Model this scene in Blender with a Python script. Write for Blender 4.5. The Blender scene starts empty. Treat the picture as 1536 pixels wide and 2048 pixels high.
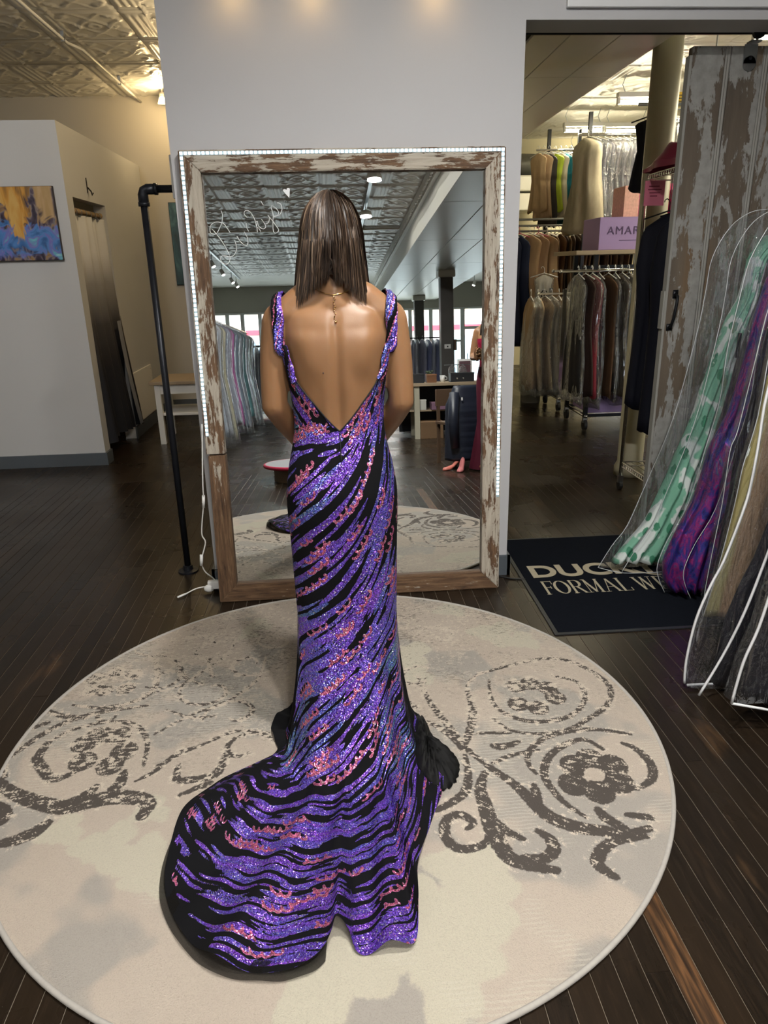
import bpy, bmesh, math, random
import numpy as np
from mathutils import Vector, Matrix, noise as mnoise
random.seed(7); rng = np.random.default_rng(7)
sc = bpy.context.scene
COL = sc.collection
R = math.radians
PI = math.pi

# ------------------------------------------------------------------ camera
cam_d = bpy.data.cameras.new('camera')
cam = bpy.data.objects.new('camera', cam_d); COL.objects.link(cam)
cam_d.sensor_fit = 'VERTICAL'; cam_d.sensor_height = 36.0; cam_d.sensor_width = 27.0
cam_d.lens = 1424.0 / 2048.0 * 36.0
cam_d.clip_start = 0.05; cam_d.clip_end = 200
_y, _p, _r = R(3.9), R(18.956), R(-1.328)
_f = Vector((math.sin(_y)*math.cos(_p), math.cos(_y)*math.cos(_p), -math.sin(_p)))
_rt = Vector((math.cos(_y), -math.sin(_y), 0)); _up = _rt.cross(_f)
_rt2 = math.cos(_r)*_rt + math.sin(_r)*_up; _up2 = -math.sin(_r)*_rt + math.cos(_r)*_up
cam.matrix_world = Matrix(((_rt2.x, _up2.x, -_f.x, 0), (_rt2.y, _up2.y, -_f.y, 0), (_rt2.z, _up2.z, -_f.z, 1.5), (0, 0, 0, 1)))
sc.camera = cam

# ------------------------------------------------------------------ world, exposure
w = bpy.data.worlds.new('world'); sc.world = w; w.use_nodes = True
bg = w.node_tree.nodes['Background']; bg.inputs[0].default_value = (0.86, 0.94, 1.0, 1); bg.inputs[1].default_value = 10.0
sc.view_settings.view_transform = 'Standard'; sc.view_settings.look = 'None'
sc.view_settings.gamma = 1.0; sc.view_settings.use_curve_mapping = False
sc.view_settings.exposure = 0.0
cy = sc.cycles
cy.use_denoising = True
cy.max_bounces = 9; cy.diffuse_bounces = 4; cy.glossy_bounces = 5; cy.transmission_bounces = 4
cy.transparent_max_bounces = 28; cy.sample_clamp_indirect = 4.0; cy.caustics_reflective = False; cy.caustics_refractive = False
cy.use_light_tree = True

def lamp(name, kind, loc, energy, color=(1, 1, 1), size=0.1, size_y=None, aim=None, parent=None, spot=None, blend=.4):
    d = bpy.data.lights.new(name, kind); d.energy = energy; d.color = color
    if kind == 'AREA':
        d.size = size
        if size_y: d.shape = 'RECTANGLE'; d.size_y = size_y
        else: d.shape = 'DISK'
    else:
        d.shadow_soft_size = size
    if kind == 'SPOT': d.spot_size = spot; d.spot_blend = blend
    o = bpy.data.objects.new(name, d); COL.objects.link(o); o.location = loc
    if aim is not None:
        o.rotation_euler = (Vector(aim) - Vector(loc)).to_track_quat('-Z', 'Y').to_euler()
    if parent: o.parent = parent
    return o
# daylight comes in through the street windows of the shop front (portal that guides the sky light)
_pl = lamp('window_portal', 'AREA', (0.75, -13.3, 1.5), 1, size=7.4, size_y=2.0, aim=(0.75, 0, 1.5)); _pl.data.cycles.is_portal = True

# ------------------------------------------------------------------ helpers
class MB:
    def __init__(s): s.v = []; s.f = []; s.uv = None
    def add(s, V, F):
        n = len(s.v); s.v += [tuple(p) for p in V]; s.f += [tuple(i+n for i in q) for q in F]; return s
    def box(s, x0, y0, z0, x1, y1, z1):
        return s.add([(x0,y0,z0),(x1,y0,z0),(x1,y1,z0),(x0,y1,z0),(x0,y0,z1),(x1,y0,z1),(x1,y1,z1),(x0,y1,z1)],
                     [(0,3,2,1),(4,5,6,7),(0,1,5,4),(1,2,6,5),(2,3,7,6),(3,0,4,7)])
    def bbox(s, x0, y0, z0, x1, y1, z1, b):
        # box with chamfered edges
        bm = bmesh.new(); bmesh.ops.create_cube(bm, size=1)
        for v in bm.verts: v.co = Vector(((x0+x1)/2+v.co.x*(x1-x0), (y0+y1)/2+v.co.y*(y1-y0), (z0+z1)/2+v.co.z*(z1-z0)))
        bmesh.ops.bevel(bm, geom=list(bm.edges), offset=b, segments=2, affect='EDGES', profile=.6)
        bm.verts.index_update(); s.add([v.co[:] for v in bm.verts], [[v.index for v in f.verts] for f in bm.faces]); bm.free(); return s
    def tube(s, pts, r, n=8, cap=True, flat=None):
        P = [Vector(p) for p in pts]; m = len(P); rr = r if isinstance(r, (list, tuple)) else [r]*m
        V = []; up = Vector((0,0,1))
        t0 = (P[1]-P[0]).normalized()
        a = t0.cross(up) if abs(t0.z) < .95 else t0.cross(Vector((1,0,0)))
        a.normalize()
        for i in range(m):
            t = (P[min(i+1,m-1)]-P[max(i-1,0)]).normalized()
            a = (a - t*a.dot(t)).normalized(); b = t.cross(a)
            for k in range(n):
                c = 2*PI*k/n; e = flat if flat else 1
                V.append(P[i] + a*math.cos(c)*rr[i] + b*math.sin(c)*rr[i]*e)
        F = [(i*n+k, i*n+(k+1)%n, (i+1)*n+(k+1)%n, (i+1)*n+k) for i in range(m-1) for k in range(n)]
        if cap: F += [tuple(range(n-1,-1,-1)), tuple((m-1)*n+k for k in range(n))]
        return s.add(V, F)
    def lathe(s, prof, c=(0,0,0), n=24):
        V = [(c[0]+r*math.cos(2*PI*k/n), c[1]+r*math.sin(2*PI*k/n), c[2]+z) for r, z in prof for k in range(n)]
        m = len(prof)
        F = [(i*n+k, i*n+(k+1)%n, (i+1)*n+(k+1)%n, (i+1)*n+k) for i in range(m-1) for k in range(n)]
        F += [tuple(range(n-1,-1,-1)), tuple((m-1)*n+k for k in range(n))]
        return s.add(V, F)
    def ball(s, c, r, n=10):
        rx, ry, rz = r if isinstance(r, (list, tuple)) else (r, r, r); m = max(4, n//2+1)
        V = [(c[0]+rx*math.sin(PI*i/m)*math.cos(2*PI*k/n), c[1]+ry*math.sin(PI*i/m)*math.sin(2*PI*k/n), c[2]-rz*math.cos(PI*i/m)) for i in range(1, m) for k in range(n)]
        b = len(V); V += [(c[0], c[1], c[2]-rz), (c[0], c[1], c[2]+rz)]
        F = [(i*n+k, i*n+(k+1)%n, (i+1)*n+(k+1)%n, (i+1)*n+k) for i in range(m-2) for k in range(n)]
        F += [(b, (k+1)%n, k) for k in range(n)] + [(b+1, (m-2)*n+k, (m-2)*n+(k+1)%n) for k in range(n)]
        return s.add(V, F)
    def rings(s, rg, closed=True, cap=True):
        n = len(rg[0]); m = len(rg); V = [p for r in rg for p in r]
        F = [(i*n+k, i*n+(k+1)%n, (i+1)*n+(k+1)%n, (i+1)*n+k) for i in range(m-1) for k in range(n if closed else n-1)]
        if cap: F += [tuple(range(n-1,-1,-1)), tuple((m-1)*n+k for k in range(n))]
        return s.add(V, F)
    def grid(s, A):   # A: rows x cols of points
        return s.rings(A, closed=False, cap=False)
    def build(s, name, mat, parent=None, smooth=False, loc=None):
        me = bpy.data.meshes.new(name); me.from_pydata(s.v, [], s.f); me.update()
        return mk(name, me, mat, parent, smooth, loc)

def mk(name, me, mat=None, parent=None, smooth=False, loc=None):
    o = bpy.data.objects.new(name, me); COL.objects.link(o)
    if mat: me.materials.append(mat)
    if smooth: me.polygons.foreach_set('use_smooth', [True]*len(me.polygons))
    if parent: o.parent = parent
    if loc: o.location = loc
    return o
def npmesh(name, V, F, mat, parent=None, smooth=True, attrs=None):
    V = np.asarray(V, np.float32); F = np.asarray(F, np.int32)
    me = bpy.data.meshes.new(name); nv, nf, k = len(V), len(F), F.shape[1]
    me.vertices.add(nv); me.vertices.foreach_set('co', V.ravel())
    me.loops.add(nf*k); me.loops.foreach_set('vertex_index', F.ravel())
    me.polygons.add(nf); me.polygons.foreach_set('loop_start', np.arange(0, nf*k, k, dtype=np.int32))
    me.update(calc_edges=True)
    for an, av in (attrs or {}).items():
        a = me.attributes.new(an, 'FLOAT', 'POINT'); a.data.foreach_set('value', np.asarray(av, np.float32).ravel())
    return mk(name, me, mat, parent, smooth)
def gridfaces(nr, nc, wrap=False):
    i = np.arange(nr-1)[:, None]; j = np.arange(nc if wrap else nc-1)[None, :]; j2 = (j+1) % nc
    return np.stack([i*nc+j, i*nc+j2, (i+1)*nc+j2, (i+1)*nc+j], -1).reshape(-1, 4)
def tag(o, label=None, cat=None, group=None, kind=None):
    if label: o['label'] = label
    if cat: o['category'] = cat
    if group: o['group'] = group
    if kind: o['kind'] = kind
    return o
def empty(name, loc=(0,0,0), label=None, cat=None, group=None, rz=0):
    o = bpy.data.objects.new(name, None); COL.objects.link(o); o.location = loc; o.rotation_euler = (0,0,rz); o.empty_display_size = .05
    return tag(o, label, cat, group)
ORD = ['first','second','third','fourth','fifth','sixth','seventh','eighth','ninth','tenth','eleventh','twelfth','thirteenth','fourteenth','fifteenth','sixteenth','seventeenth','eighteenth','nineteenth','twentieth','twenty-first','twenty-second','twenty-third','twenty-fourth','twenty-fifth','twenty-sixth','twenty-seventh','twenty-eighth']

# ------------------------------------------------------------------ materials
class NT:
    def __init__(s, name):
        s.m = bpy.data.materials.new(name); s.m.use_nodes = True; s.t = s.m.node_tree; s.n = s.t.nodes
        s.b = s.n['Principled BSDF']; s.out = s.n['Material Output']
    def new(s, t, **kw):
        x = s.n.new(t)
        for k, v in kw.items():
            if k.startswith('i_'):
                key = k[2:]; x.inputs[int(key) if key.isdigit() else key].default_value = v
            else: setattr(x, k, v)
        return x
    def l(s, a, b): s.t.links.new(a, b)
    def coord(s, scale=(1,1,1), kind='Object'):
        mp = s.new('ShaderNodeMapping'); mp.inputs['Scale'].default_value = scale
        if kind == 'World': s.l(s.new('ShaderNodeNewGeometry').outputs['Position'], mp.inputs['Vector'])
        else: s.l(s.new('ShaderNodeTexCoord').outputs[kind], mp.inputs['Vector'])
        return mp.outputs[0]
    def noise(s, vec, scale, detail=4, rough=.55, dist=0):
        x = s.new('ShaderNodeTexNoise', i_Scale=scale, i_Detail=detail, i_Roughness=rough, i_Distortion=dist); s.l(vec, x.inputs['Vector']); return x.outputs['Fac']
    def voro(s, vec, scale, out='Color'):
        x = s.new('ShaderNodeTexVoronoi', i_Scale=scale); s.l(vec, x.inputs['Vector']); return x.outputs[out]
    def ramp(s, fac, stops, interp='LINEAR'):
        x = s.new('ShaderNodeValToRGB'); x.color_ramp.interpolation = interp; e = x.color_ramp.elements
        while len(e) < len(stops): e.new(.5)
        for k, (p, c) in enumerate(stops): e[k].position = p; e[k].color = (c[0], c[1], c[2], 1) if hasattr(c, '__len__') else (c, c, c, 1)
        s.l(fac, x.inputs[0]); return x.outputs[0]
    def mix(s, fac, a, b, mode='MIX'):
        x = s.new('ShaderNodeMix', data_type='RGBA', blend_type=mode)
        for v, k in ((fac, 0), (a, 6), (b, 7)):
            if isinstance(v, bpy.types.NodeSocket): s.l(v, x.inputs[k])
            elif k == 0: x.inputs[0].default_value = v
            else: x.inputs[k].default_value = (*v, 1)
        return x.outputs[2]
    def math(s, op, a, b=None, clamp=False):
        x = s.new('ShaderNodeMath', operation=op, use_clamp=clamp)
        for v, k in ((a, 0), (b, 1)):
            if v is None: continue
            if isinstance(v, bpy.types.NodeSocket): s.l(v, x.inputs[k])
            else: x.inputs[k].default_value = v
        return x.outputs[0]
    def step(s, v, a, b):   # smoothstep a->b
        x = s.new('ShaderNodeMapRange', interpolation_type='SMOOTHSTEP', clamp=True); s.l(v, x.inputs[0])
        x.inputs[1].default_value = a; x.inputs[2].default_value = b; return x.outputs[0]
    def attr(s, name): return s.new('ShaderNodeAttribute', attribute_name=name).outputs['Fac']
    def bump(s, h, strength=.3, dist=.01):
        x = s.new('ShaderNodeBump', i_Strength=strength, i_Distance=dist); s.l(h, x.inputs['Height']); s.l(x.outputs[0], s.b.inputs['Normal']); return x.outputs[0]
    def base(s, c):
        if isinstance(c, bpy.types.NodeSocket): s.l(c, s.b.inputs['Base Color'])
        else: s.b.inputs['Base Color'].default_value = (*c, 1)
    def set(s, rough=None, metal=None, spec=None, **kw):
        if rough is not None:
            if isinstance(rough, bpy.types.NodeSocket): s.l(rough, s.b.inputs['Roughness'])
            else: s.b.inputs['Roughness'].default_value = rough
        if metal is not None: s.b.inputs['Metallic'].default_value = metal
        if spec is not None: s.b.inputs['Specular IOR Level'].default_value = spec
        for k, v in kw.items(): s.b.inputs[k.replace('_', ' ')].default_value = v
        return s
def plain(name, c, rough=.6, metal=0, var=.0, vs=6, bump=0, bs=60, spec=None, **kw):
    t = NT(name); t.set(rough, metal, spec, **kw)
    v = t.coord() if (var or bump) else None
    if var:
        f = t.noise(v, vs, 5); t.base(t.mix(f, [x*(1-var) for x in c], [min(1, x*(1+var)) for x in c]))
    else: t.base(c)
    if bump: t.bump(t.noise(v, bs, 4), bump, .004)
    return t.m
def emit(name, c, s):
    t = NT(name); t.base(c); t.b.inputs['Emission Color'].default_value = (*c, 1); t.b.inputs['Emission Strength'].default_value = s; return t.m

m_wall = plain('wall_paint_grey', (.50, .50, .515), .75, var=.03, vs=3, bump=.05, bs=180)
m_wall2 = plain('wall_paint_beige', (.50, .47, .41), .8, var=.03, vs=2)
m_white_wall = plain('partition_paint_white', (.56, .565, .57), .75, var=.025, vs=3, bump=.04, bs=150)
m_cream_wall = plain('wall_paint_cream', (.66, .60, .42), .8, var=.04, vs=2)
m_taupe = plain('wall_paint_taupe', (.36, .35, .30), .8, var=.04, vs=2)
m_base = plain('baseboard_grey', (.085, .10, .115), .5)
m_tin = plain('tin_ceiling_paint', (.82, .80, .74), .36, var=.05, vs=4)
m_soffit = plain('soffit_paint', (.70, .68, .60), .33, var=.03, vs=1.5)
m_black = plain('black_metal', (.012, .013, .016), .38, .6)
m_iron = plain('black_iron_pipe', (.018, .020, .026), .36, .5, var=.2, vs=30)
m_chrome = plain('chrome', (.75, .75, .74), .16, 1)
m_steel = plain('dull_steel', (.42, .44, .46), .32, 1, var=.15, vs=25)
m_whitep = plain('white_plastic', (.78, .78, .76), .35)
m_rubber = plain('black_rubber', (.01, .01, .01), .6)
m_white_enamel = plain('white_enamel', (.80, .79, .75), .4)
m_seam = plain('soffit_seam_dark', (.03, .03, .028), .6)
m_woodtop = plain('shelf_wood', (.34, .26, .17), .5, var=.15, vs=5)
m_light = emit('lamp_glow_cool', (1, .97, .92), 14)
m_tube = emit('fluorescent_glow', (1, .90, .62), 55)
m_bulb = emit('warm_bulb_glow', (1, .62, .22), 30)
m_led = emit('led_bead_glow', (.80, .95, 1.0), 5)
m_ledtape = emit('led_tape_glow', (.22, .27, .29), .5)

def wood_floor(name, seedrange=True):
    t = NT(name)
    v = t.coord((1, 1, 1), 'World')
    oi = t.new('ShaderNodeObjectInfo')
    geo = t.coord((9, .9, 1), 'World')
    g = t.noise(geo, 9, 8, .65, .6)
    f = t.noise(v, 1.6, 5)
    at = t.attr('tint')
    rnd = t.math('FRACT', t.math('ADD', oi.outputs['Random'], at))
    c = t.ramp(g, [(.25, (.005, .0036, .0026)), (.55, (.013, .009, .006)), (.8, (.032, .020, .012))])
    c = t.mix(t.math('MULTIPLY', rnd, .5), c, (.032, .020, .011))
    worn = t.step(t.noise(t.coord((5, 1.2, 1), 'World'), 1.4, 6, .6), .62, .75)
    c = t.mix(t.math('MULTIPLY', worn, .5), c, (.10, .055, .026))
    dust = t.step(t.noise(v, 260, 2), .755, .79)
    c = t.mix(t.math('MULTIPLY', dust, .55), c, (.30, .28, .25))
    t.base(c)
    t.set(rough=t.ramp(f, [(.3, .20), (.7, .38)]), spec=.27)
    t.bump(t.math('ADD', g, t.math('MULTIPLY', t.noise(v, 3.5, 3), 1.5)), .10, .004)
    return t.m
m_plank = wood_floor('dark_stained_floorboard')
m_gap = plain('floor_joint_dust', (.16, .13, .095), .9, var=.5, vs=40)
# ------------------------------------------------------------------ floor
PW = 0.0605; GAP = 0.0018
fl_o = MB().box(-3.7, -13.6, -.06, 5.3, 11.4, -.0022).build('floor', m_gap); tag(fl_o, 'dark stained hardwood strip floor of the shop', 'floor', kind='structure')
rows = int((5.2+3.6)/PW)
X_0 = -3.6
lens = [1.4, 1.9, 2.4, 2.9]
pl_mesh = {}
for L in lens:
    mb = MB(); b = .0012; hw = PW/2-GAP/2
    mb.add([(-hw,0,-.002),(hw,0,-.002),(hw,L,-.002),(-hw,L,-.002),(-hw,b,-b),(hw,b,-b),(hw,L-b,-b),(-hw,L-b,-b),(-hw+b,b,0),(hw-b,b,0),(hw-b,L-b,0),(-hw+b,L-b,0)],
           [(0,1,5,4),(1,2,6,5),(2,3,7,6),(3,0,4,7),(4,5,9,8),(5,6,10,9),(6,7,11,10),(7,4,8,11),(8,9,10,11)])
    me = bpy.data.meshes.new('plank'); me.from_pydata(mb.v, [], mb.f); me.materials.append(m_plank); pl_mesh[L] = me
tw = NT('worn_brown_board'); g_ = tw.noise(tw.coord((14, .8, 1), 'World'), 6, 6, .6); tw.base(tw.ramp(g_, [(.3, (.018, .010, .006)), (.5, (.055, .028, .013)), (.66, (.16, .075, .030))])); tw.set(.3)
worn_me = pl_mesh[1.9].copy(); worn_me.materials.clear(); worn_me.materials.append(tw.m)
stuff = MB(); tints = []
worn_x = .7385
for i in range(rows):
    x = X_0 + (i+.5)*PW
    y = -13.5 + random.random()*1.5
    while y < 11.3:
        L = random.choice(lens)
        if abs(x-worn_x) < PW/2 and y < 1.5 < y+L: L = 1.9
        near = (-2.3 < x < 1.9) and y+L > .9 and y < 4.4
        if near:
            o = bpy.data.objects.new('plank', pl_mesh[L] if not (abs(x-worn_x) < PW/2 and y < 1.5 < y+L) else worn_me); COL.objects.link(o); o.parent = fl_o
            o.location = (x, y+GAP/2, random.uniform(-.0003, .0003))
        else:
            n = len(stuff.v); y2 = min(y+L-GAP, 11.35); hw = PW/2-GAP/2
            stuff.add([(x-hw,y,0),(x+hw,y,0),(x+hw,y2,0),(x-hw,y2,0)], [(0,1,2,3)]); tints += [random.random()]*4
        y += L
so = stuff.build('floor_planks', m_plank, fl_o); so['kind'] = 'stuff'
a = so.data.attributes.new('tint', 'FLOAT', 'POINT'); a.data.foreach_set('value', tints)

# ------------------------------------------------------------------ walls
def struct(o, label, cat='wall'): return tag(o, label, cat, kind='structure')
mb = MB().box(-.62, 3.3, 0, .845, 3.47, 3.2).box(.845, 3.3, 2.43, 2.75, 3.47, 3.2).box(2.75, 3.3, 0, 4.6, 3.47, 3.2)
wc = struct(mb.build('wall_center', m_wall), 'grey painted partition wall that the big mirror leans on')
struct(MB().box(-.635, 3.284, 0, .86, 3.3, .105).box(.845, 3.284, 0, .861, 3.486, .105).box(-.636, 3.284, 0, -.62, 3.486, .105).build('baseboard_center', m_base), 'dark grey baseboard under the mirror wall', 'baseboard')
struct(MB().box(-3.75, -13.5, 0, -3.6, 8.45, 3.2).build('wall_left', m_wall2), 'beige side wall on the left')
struct(MB().box(-3.6, 8.3, 0, .68, 8.45, 3.2).build('wall_rear', m_wall2), 'beige rear wall behind the fitting room')
struct(MB().box(-1.897, 8.284, 0, .68, 8.3, .12).build('baseboard_rear', m_base), 'dark baseboard on the rear wall', 'baseboard')
struct(MB().box(.68, 3.47, 0, .78, 11.2, 3.2).build('wall_inner', m_wall2), 'inner wall dividing the stock room')
struct(MB().box(.78, 11.2, 0, 5.2, 11.35, 3.2).build('wall_stockroom', m_cream_wall), 'cream back wall of the stock room')
struct(MB().box(5.2, 3.3, 0, 5.35, 11.35, 3.2).build('wall_stockroom_right', m_cream_wall), 'cream right wall of the stock room')
struct(MB().box(4.6, -13.5, 0, 4.75, 3.3, 3.2).build('wall_right', m_wall2), 'beige side wall on the right')
# shop front with windows
XS = [-3.3, -2.73, -2.33, -1.86, -.95, -.05, .85, 1.75, 2.2, 2.77, 3.36, 3.64, 4.4]
mb = MB().box(-3.6, -13.65, 2.54, 4.6, -13.5, 3.2).box(-3.6, -13.65, 0, 3.62, -13.5, .5).box(-3.6, -13.65, .5, -3.3, -13.5, 2.54).box(4.4, -13.65, 0, 4.6, -13.5, 2.54)
struct(mb.build('wall_front', m_taupe), 'taupe shop front wall with street windows')
m_frame = plain('window_frame_paint', (.62, .64, .63), .5)
tg = NT('window_glass'); _tr = tg.new('ShaderNodeBsdfTransparent', i_Color=(.96, .98, .97, 1)); _gl = tg.new('ShaderNodeBsdfGlossy', i_Roughness=.03); _mx = tg.new('ShaderNodeMixShader', i_Fac=.06)
tg.l(_tr.outputs[0], _mx.inputs[1]); tg.l(_gl.outputs[0], _mx.inputs[2]); tg.l(_mx.outputs[0], tg.out.inputs[0]); m_glass = tg.m
for k in range(len(XS)-1):
    x0, x1 = XS[k], XS[k+1]
    isd = k == len(XS)-2
    z0 = .02 if isd else .5
    f = MB(); t = .05 if not isd else .07
    f.box(x0, -13.61, z0, x0+t, -13.52, 2.54).box(x1-t, -13.61, z0, x1, -13.52, 2.54).box(x0+t, -13.61, z0, x1-t, -13.52, z0+t).box(x0+t, -13.61, 2.49, x1-t, -13.52, 2.54)
    f.box(x0+t, -13.60, 1.62 if not isd else 1.95, x1-t, -13.53, 1.67 if not isd else 2.03)
    o = tag(f.build('door_1' if isd else 'window_%d' % (k+1), m_frame), 'glazed street door at the shop front' if isd else ('%s street window pane of the shop front from the left' % ORD[k]), 'door' if isd else 'window', kind='structure')
    MB().box(x0+t, -13.572, z0+t, x1-t, -13.564, 2.49).build('pane', m_glass, o)
    if isd: MB().tube([(x0+.13, -13.50, 1.0), (x0+.13, -13.50, 1.3)], .012).build('door_handle', m_steel, o)
# street outside
m_pave = plain('pavement', (.5, .5, .49), .9, var=.1)
struct(MB().box(-25, -40, -.2, 25, -13.7, -.02).build('ground_street', m_pave), 'pale street pavement outside the windows', 'ground')
b = empty('street_building', (0, -27, 0), 'pale building with a red sign band across the street', 'building')
m_fac = plain('facade', (.66, .64, .60), .9, var=.08, vs=.8)
MB().box(-14, -3, 0, 14, 0, 3.4).box(-14, -3, 4.0, 14, 0, 7).build('facade_wall', m_fac, b)
MB().box(-4, 0, 2.52, 9.5, .4, 2.72).build('sign_band', plain('red_sign', (.75, .04, .07), .5), b)
MB().box(-14, -3, 3.4, 14, .15, 4.0).build('cornice', plain('cornice_tan', (.62, .42, .22), .8), b)
for xx in (-11, -7.5, -3.5, 1.5, 5.5, 9.5): MB().box(xx, .005, .5, xx+2.2, .05, 2.2).build('shop_window', plain('dark_glass_%d' % xx, (.25, .32, .36), .15), b)

# ------------------------------------------------------------------ ceiling
ce = struct(MB().box(-3.75, -13.65, 3.2, 5.35, 11.35, 3.3).build('ceiling', m_tin), 'embossed tin ceiling painted off white', 'ceiling')
TS = .65; NG = 46
uu, vv = np.meshgrid(np.linspace(0, 1, NG), np.linspace(0, 1, NG))
def rdg(d, wd): return np.exp(-(d/wd)**2)
h = np.zeros_like(uu)
edge = np.minimum(np.minimum(vv, 1-vv), np.minimum(uu, 1-uu))
h += .010*np.clip(edge/.05, 0, 1)
for c in (.07, .15, .23):                       # ribbed band with scalloped ends
    h += .012*rdg(uu-c, .026)*np.clip((vv-.10)/.05, 0, 1)*np.clip((.90-vv)/.05, 0, 1)
fu = (uu-.30)/.66; fm = ((fu > 0) & (fu < 1)).astype(float)
for sg in (-1, 1):                               # crossed ribbons with curled ends
    h += .010*fm*rdg(vv-(.5+sg*.20*np.cos(PI*fu*2)), .032)
    h += .008*fm*rdg(vv-(.5+sg*(.33-.08*np.cos(PI*fu*4))), .022)
for cu, cv, rr in ((.5, .5, .09), (.2, .5, .06), (.8, .5, .06), (.12, .82, .05), (.88, .82, .05), (.12, .18, .05), (.88, .18, .05)):
    d = np.hypot((fu-cu)*.66, vv-cv); h += .010*fm*rdg(d-rr*.7, .018)
h += .012*rdg(np.abs(uu-.285), .012) + .012*rdg(np.abs(vv-.05), .014) + .012*rdg(np.abs(vv-.95), .014)
V = np.stack([(uu-.5)*TS*.995, (vv-.5)*TS*.995, -h*.85], -1).reshape(-1, 3)
t0 = npmesh('tin_tile', V, gridfaces(NG, NG)[:, ::-1], m_tin, ce, True)
tile_me = t0.data; first = True
spots = []
for iy in range(-21, 13):
    for ix in range(-5, 2):
        x, y = 1.25-TS*(.5+(1-ix)), 3.2+TS*(iy-.5)
        if y < -13.2 or y > 8.1: continue
        if ix < -4 and y < -9: continue
        if y > 3.3 and x > -.8: continue
        if x < -3.3: continue
        spots.append((x, y, 3.198))
for iy in range(11):
    for ix in range(5):
        x, y = 2.09+TS*(ix+.5), 4.3+TS*(iy+.0)
        if x < 5.1 and y < 11: spots.append((x, y, 3.198))
for p in spots:
    if first: t0.location = p; first = False
    else:
        o = bpy.data.objects.new('tin_tile', tile_me); COL.objects.link(o); o.parent = ce; o.location = p
# mouldings on the ceiling
mo = MB().box(-3.6, -5.475, 3.165, 1.25, -5.425, 3.2)
struct(mo.build('trim_1', m_tin), 'moulding crossing the tin ceiling', 'trim')
mo = MB().box(1.17, -13.5, 3.10, 1.25, 3.3, 3.2).box(1.20, -13.5, 3.06, 1.25, 3.3, 3.10)
for k in range(110): mo.ball((1.185, -13.4+k*.15, 3.10), (.02, .055, .02), 6)
struct(mo.build('trim_2', m_tin), 'beaded crown moulding beside the soffit', 'trim')
# dropped soffit made of panels
sf = struct(MB().box(1.27, -13.5, 2.768, 2.9, 3.3, 3.2).build('ceiling_soffit', m_seam), 'dropped soffit running along the shop ceiling', 'ceiling')
xs = [1.25, 1.73, 2.18, 2.92]
for a0, a1 in zip(xs, xs[1:]):
    y = -13.5
    while y < 3.25:
        y1 = min(y+2.4, 3.3); MB().bbox(a0+.006, y+.005, 2.75, a1-.006, y1-.005, 2.767, .003).build('soffit_panel', m_soffit, sf); y += 2.4
MB().box(1.25, -13.5, 2.752, 1.269, 3.3, 3.2).build('soffit_side', m_soffit, sf); MB().box(2.901, -13.5, 2.752, 2.92, 3.3, 3.2).build('soffit_side', m_soffit, sf)
sb = struct(MB().box(1.27, 3.48, 2.768, 2.07, 11.2, 3.2).build('ceiling_soffit_rear', m_seam), 'dropped soffit continuing over the stock room', 'ceiling')
xs = [1.25, 1.47, 1.77, 2.09]
for a0, a1 in zip(xs, xs[1:]):
    y = 3.48
    while y < 11.1:
        y1 = min(y+2.2, 11.2); MB().bbox(a0+.004, y+.004, 2.75, a1-.004, y1-.004, 2.767, .003).build('soffit_panel', m_soffit, sb); y += 2.2
MB().box(2.071, 3.48, 2.752, 2.09, 11.2, 3.2).build('soffit_side', m_soffit, sb)
# columns under the soffit in the front shop
m_col = plain('dark_wood_column', (.085, .078, .072), .5, var=.3, vs=3)
for k, (x, y, lb) in enumerate(((2.20, -7.3, 'dark square column with a white thermostat, nearer the counter'), (2.28, -12.2, 'dark square column farther back by the street windows'))):
    c = empty('column', (x, y, 0), lb, 'column')
    MB().bbox(-.12, -.12, 0, .12, .12, 2.75, .012).build('shaft', m_col, c); MB().bbox(-.15, -.15, 0, .15, .15, .16, .01).build('plinth', m_col, c)
    MB().bbox(-.16, -.16, 2.62, .16, .16, 2.75, .02).build('capital', m_soffit, c)
    if k == 0:
        MB().bbox(-.06, .121, 1.33, .06, .14, 1.41, .004).build('thermostat', m_whitep, c); MB().ball((0, .142, 1.37), .014, 8).build('thermostat_dial', m_black, c)
        MB().bbox(.122, -.06, 1.30, .19, .05, 1.50, .004).build('bracket', plain('brown_box', (.13, .08, .05), .6), c)
# round cream column in the stock room
c = struct(MB().lathe([(.11, 0), (.11, .06), (.091, .10), (.091, 3.2)], (2.18, 4.98, 0), 40).build('column_round', plain('column_cream_paint', (.52, .48, .34), .45), smooth=False), 'round cream painted column behind the sliding door', 'column')
c.data.polygons.foreach_set('use_smooth', [len(p.vertices) == 4 for p in c.data.polygons])
# ------------------------------------------------------------------ fitting room on the left
BX, BY = -1.895, 5.89
mb = MB().box(-3.6, BY, 0, BX, BY+.1, 2.55)
mb.box(BX-.1, BY+.1, 0, BX, 6.03, 2.55).box(BX-.1, 6.03, 2.057, BX, 6.86, 2.55).box(BX-.1, 6.86, 0, BX, 8.3, 2.55)
struct(mb.build('wall_fitting_room', m_white_wall), 'white partition walls of the fitting room')
struct(MB().box(-3.6, BY-.016, 0, BX+.016, BY, .102).box(BX, BY, 0, BX+.016, 6.03, .102).box(BX, 6.86, 0, BX+.016, 8.28, .11).build('baseboard_fitting_room', m_base), 'dark grey baseboard around the fitting room', 'baseboard')
struct(MB().box(-3.6, 7.4, 0, BX-.1, 7.45, 2.3).build('wall_fitting_room_inner', m_taupe), 'dim inside wall of the fitting room')
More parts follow.
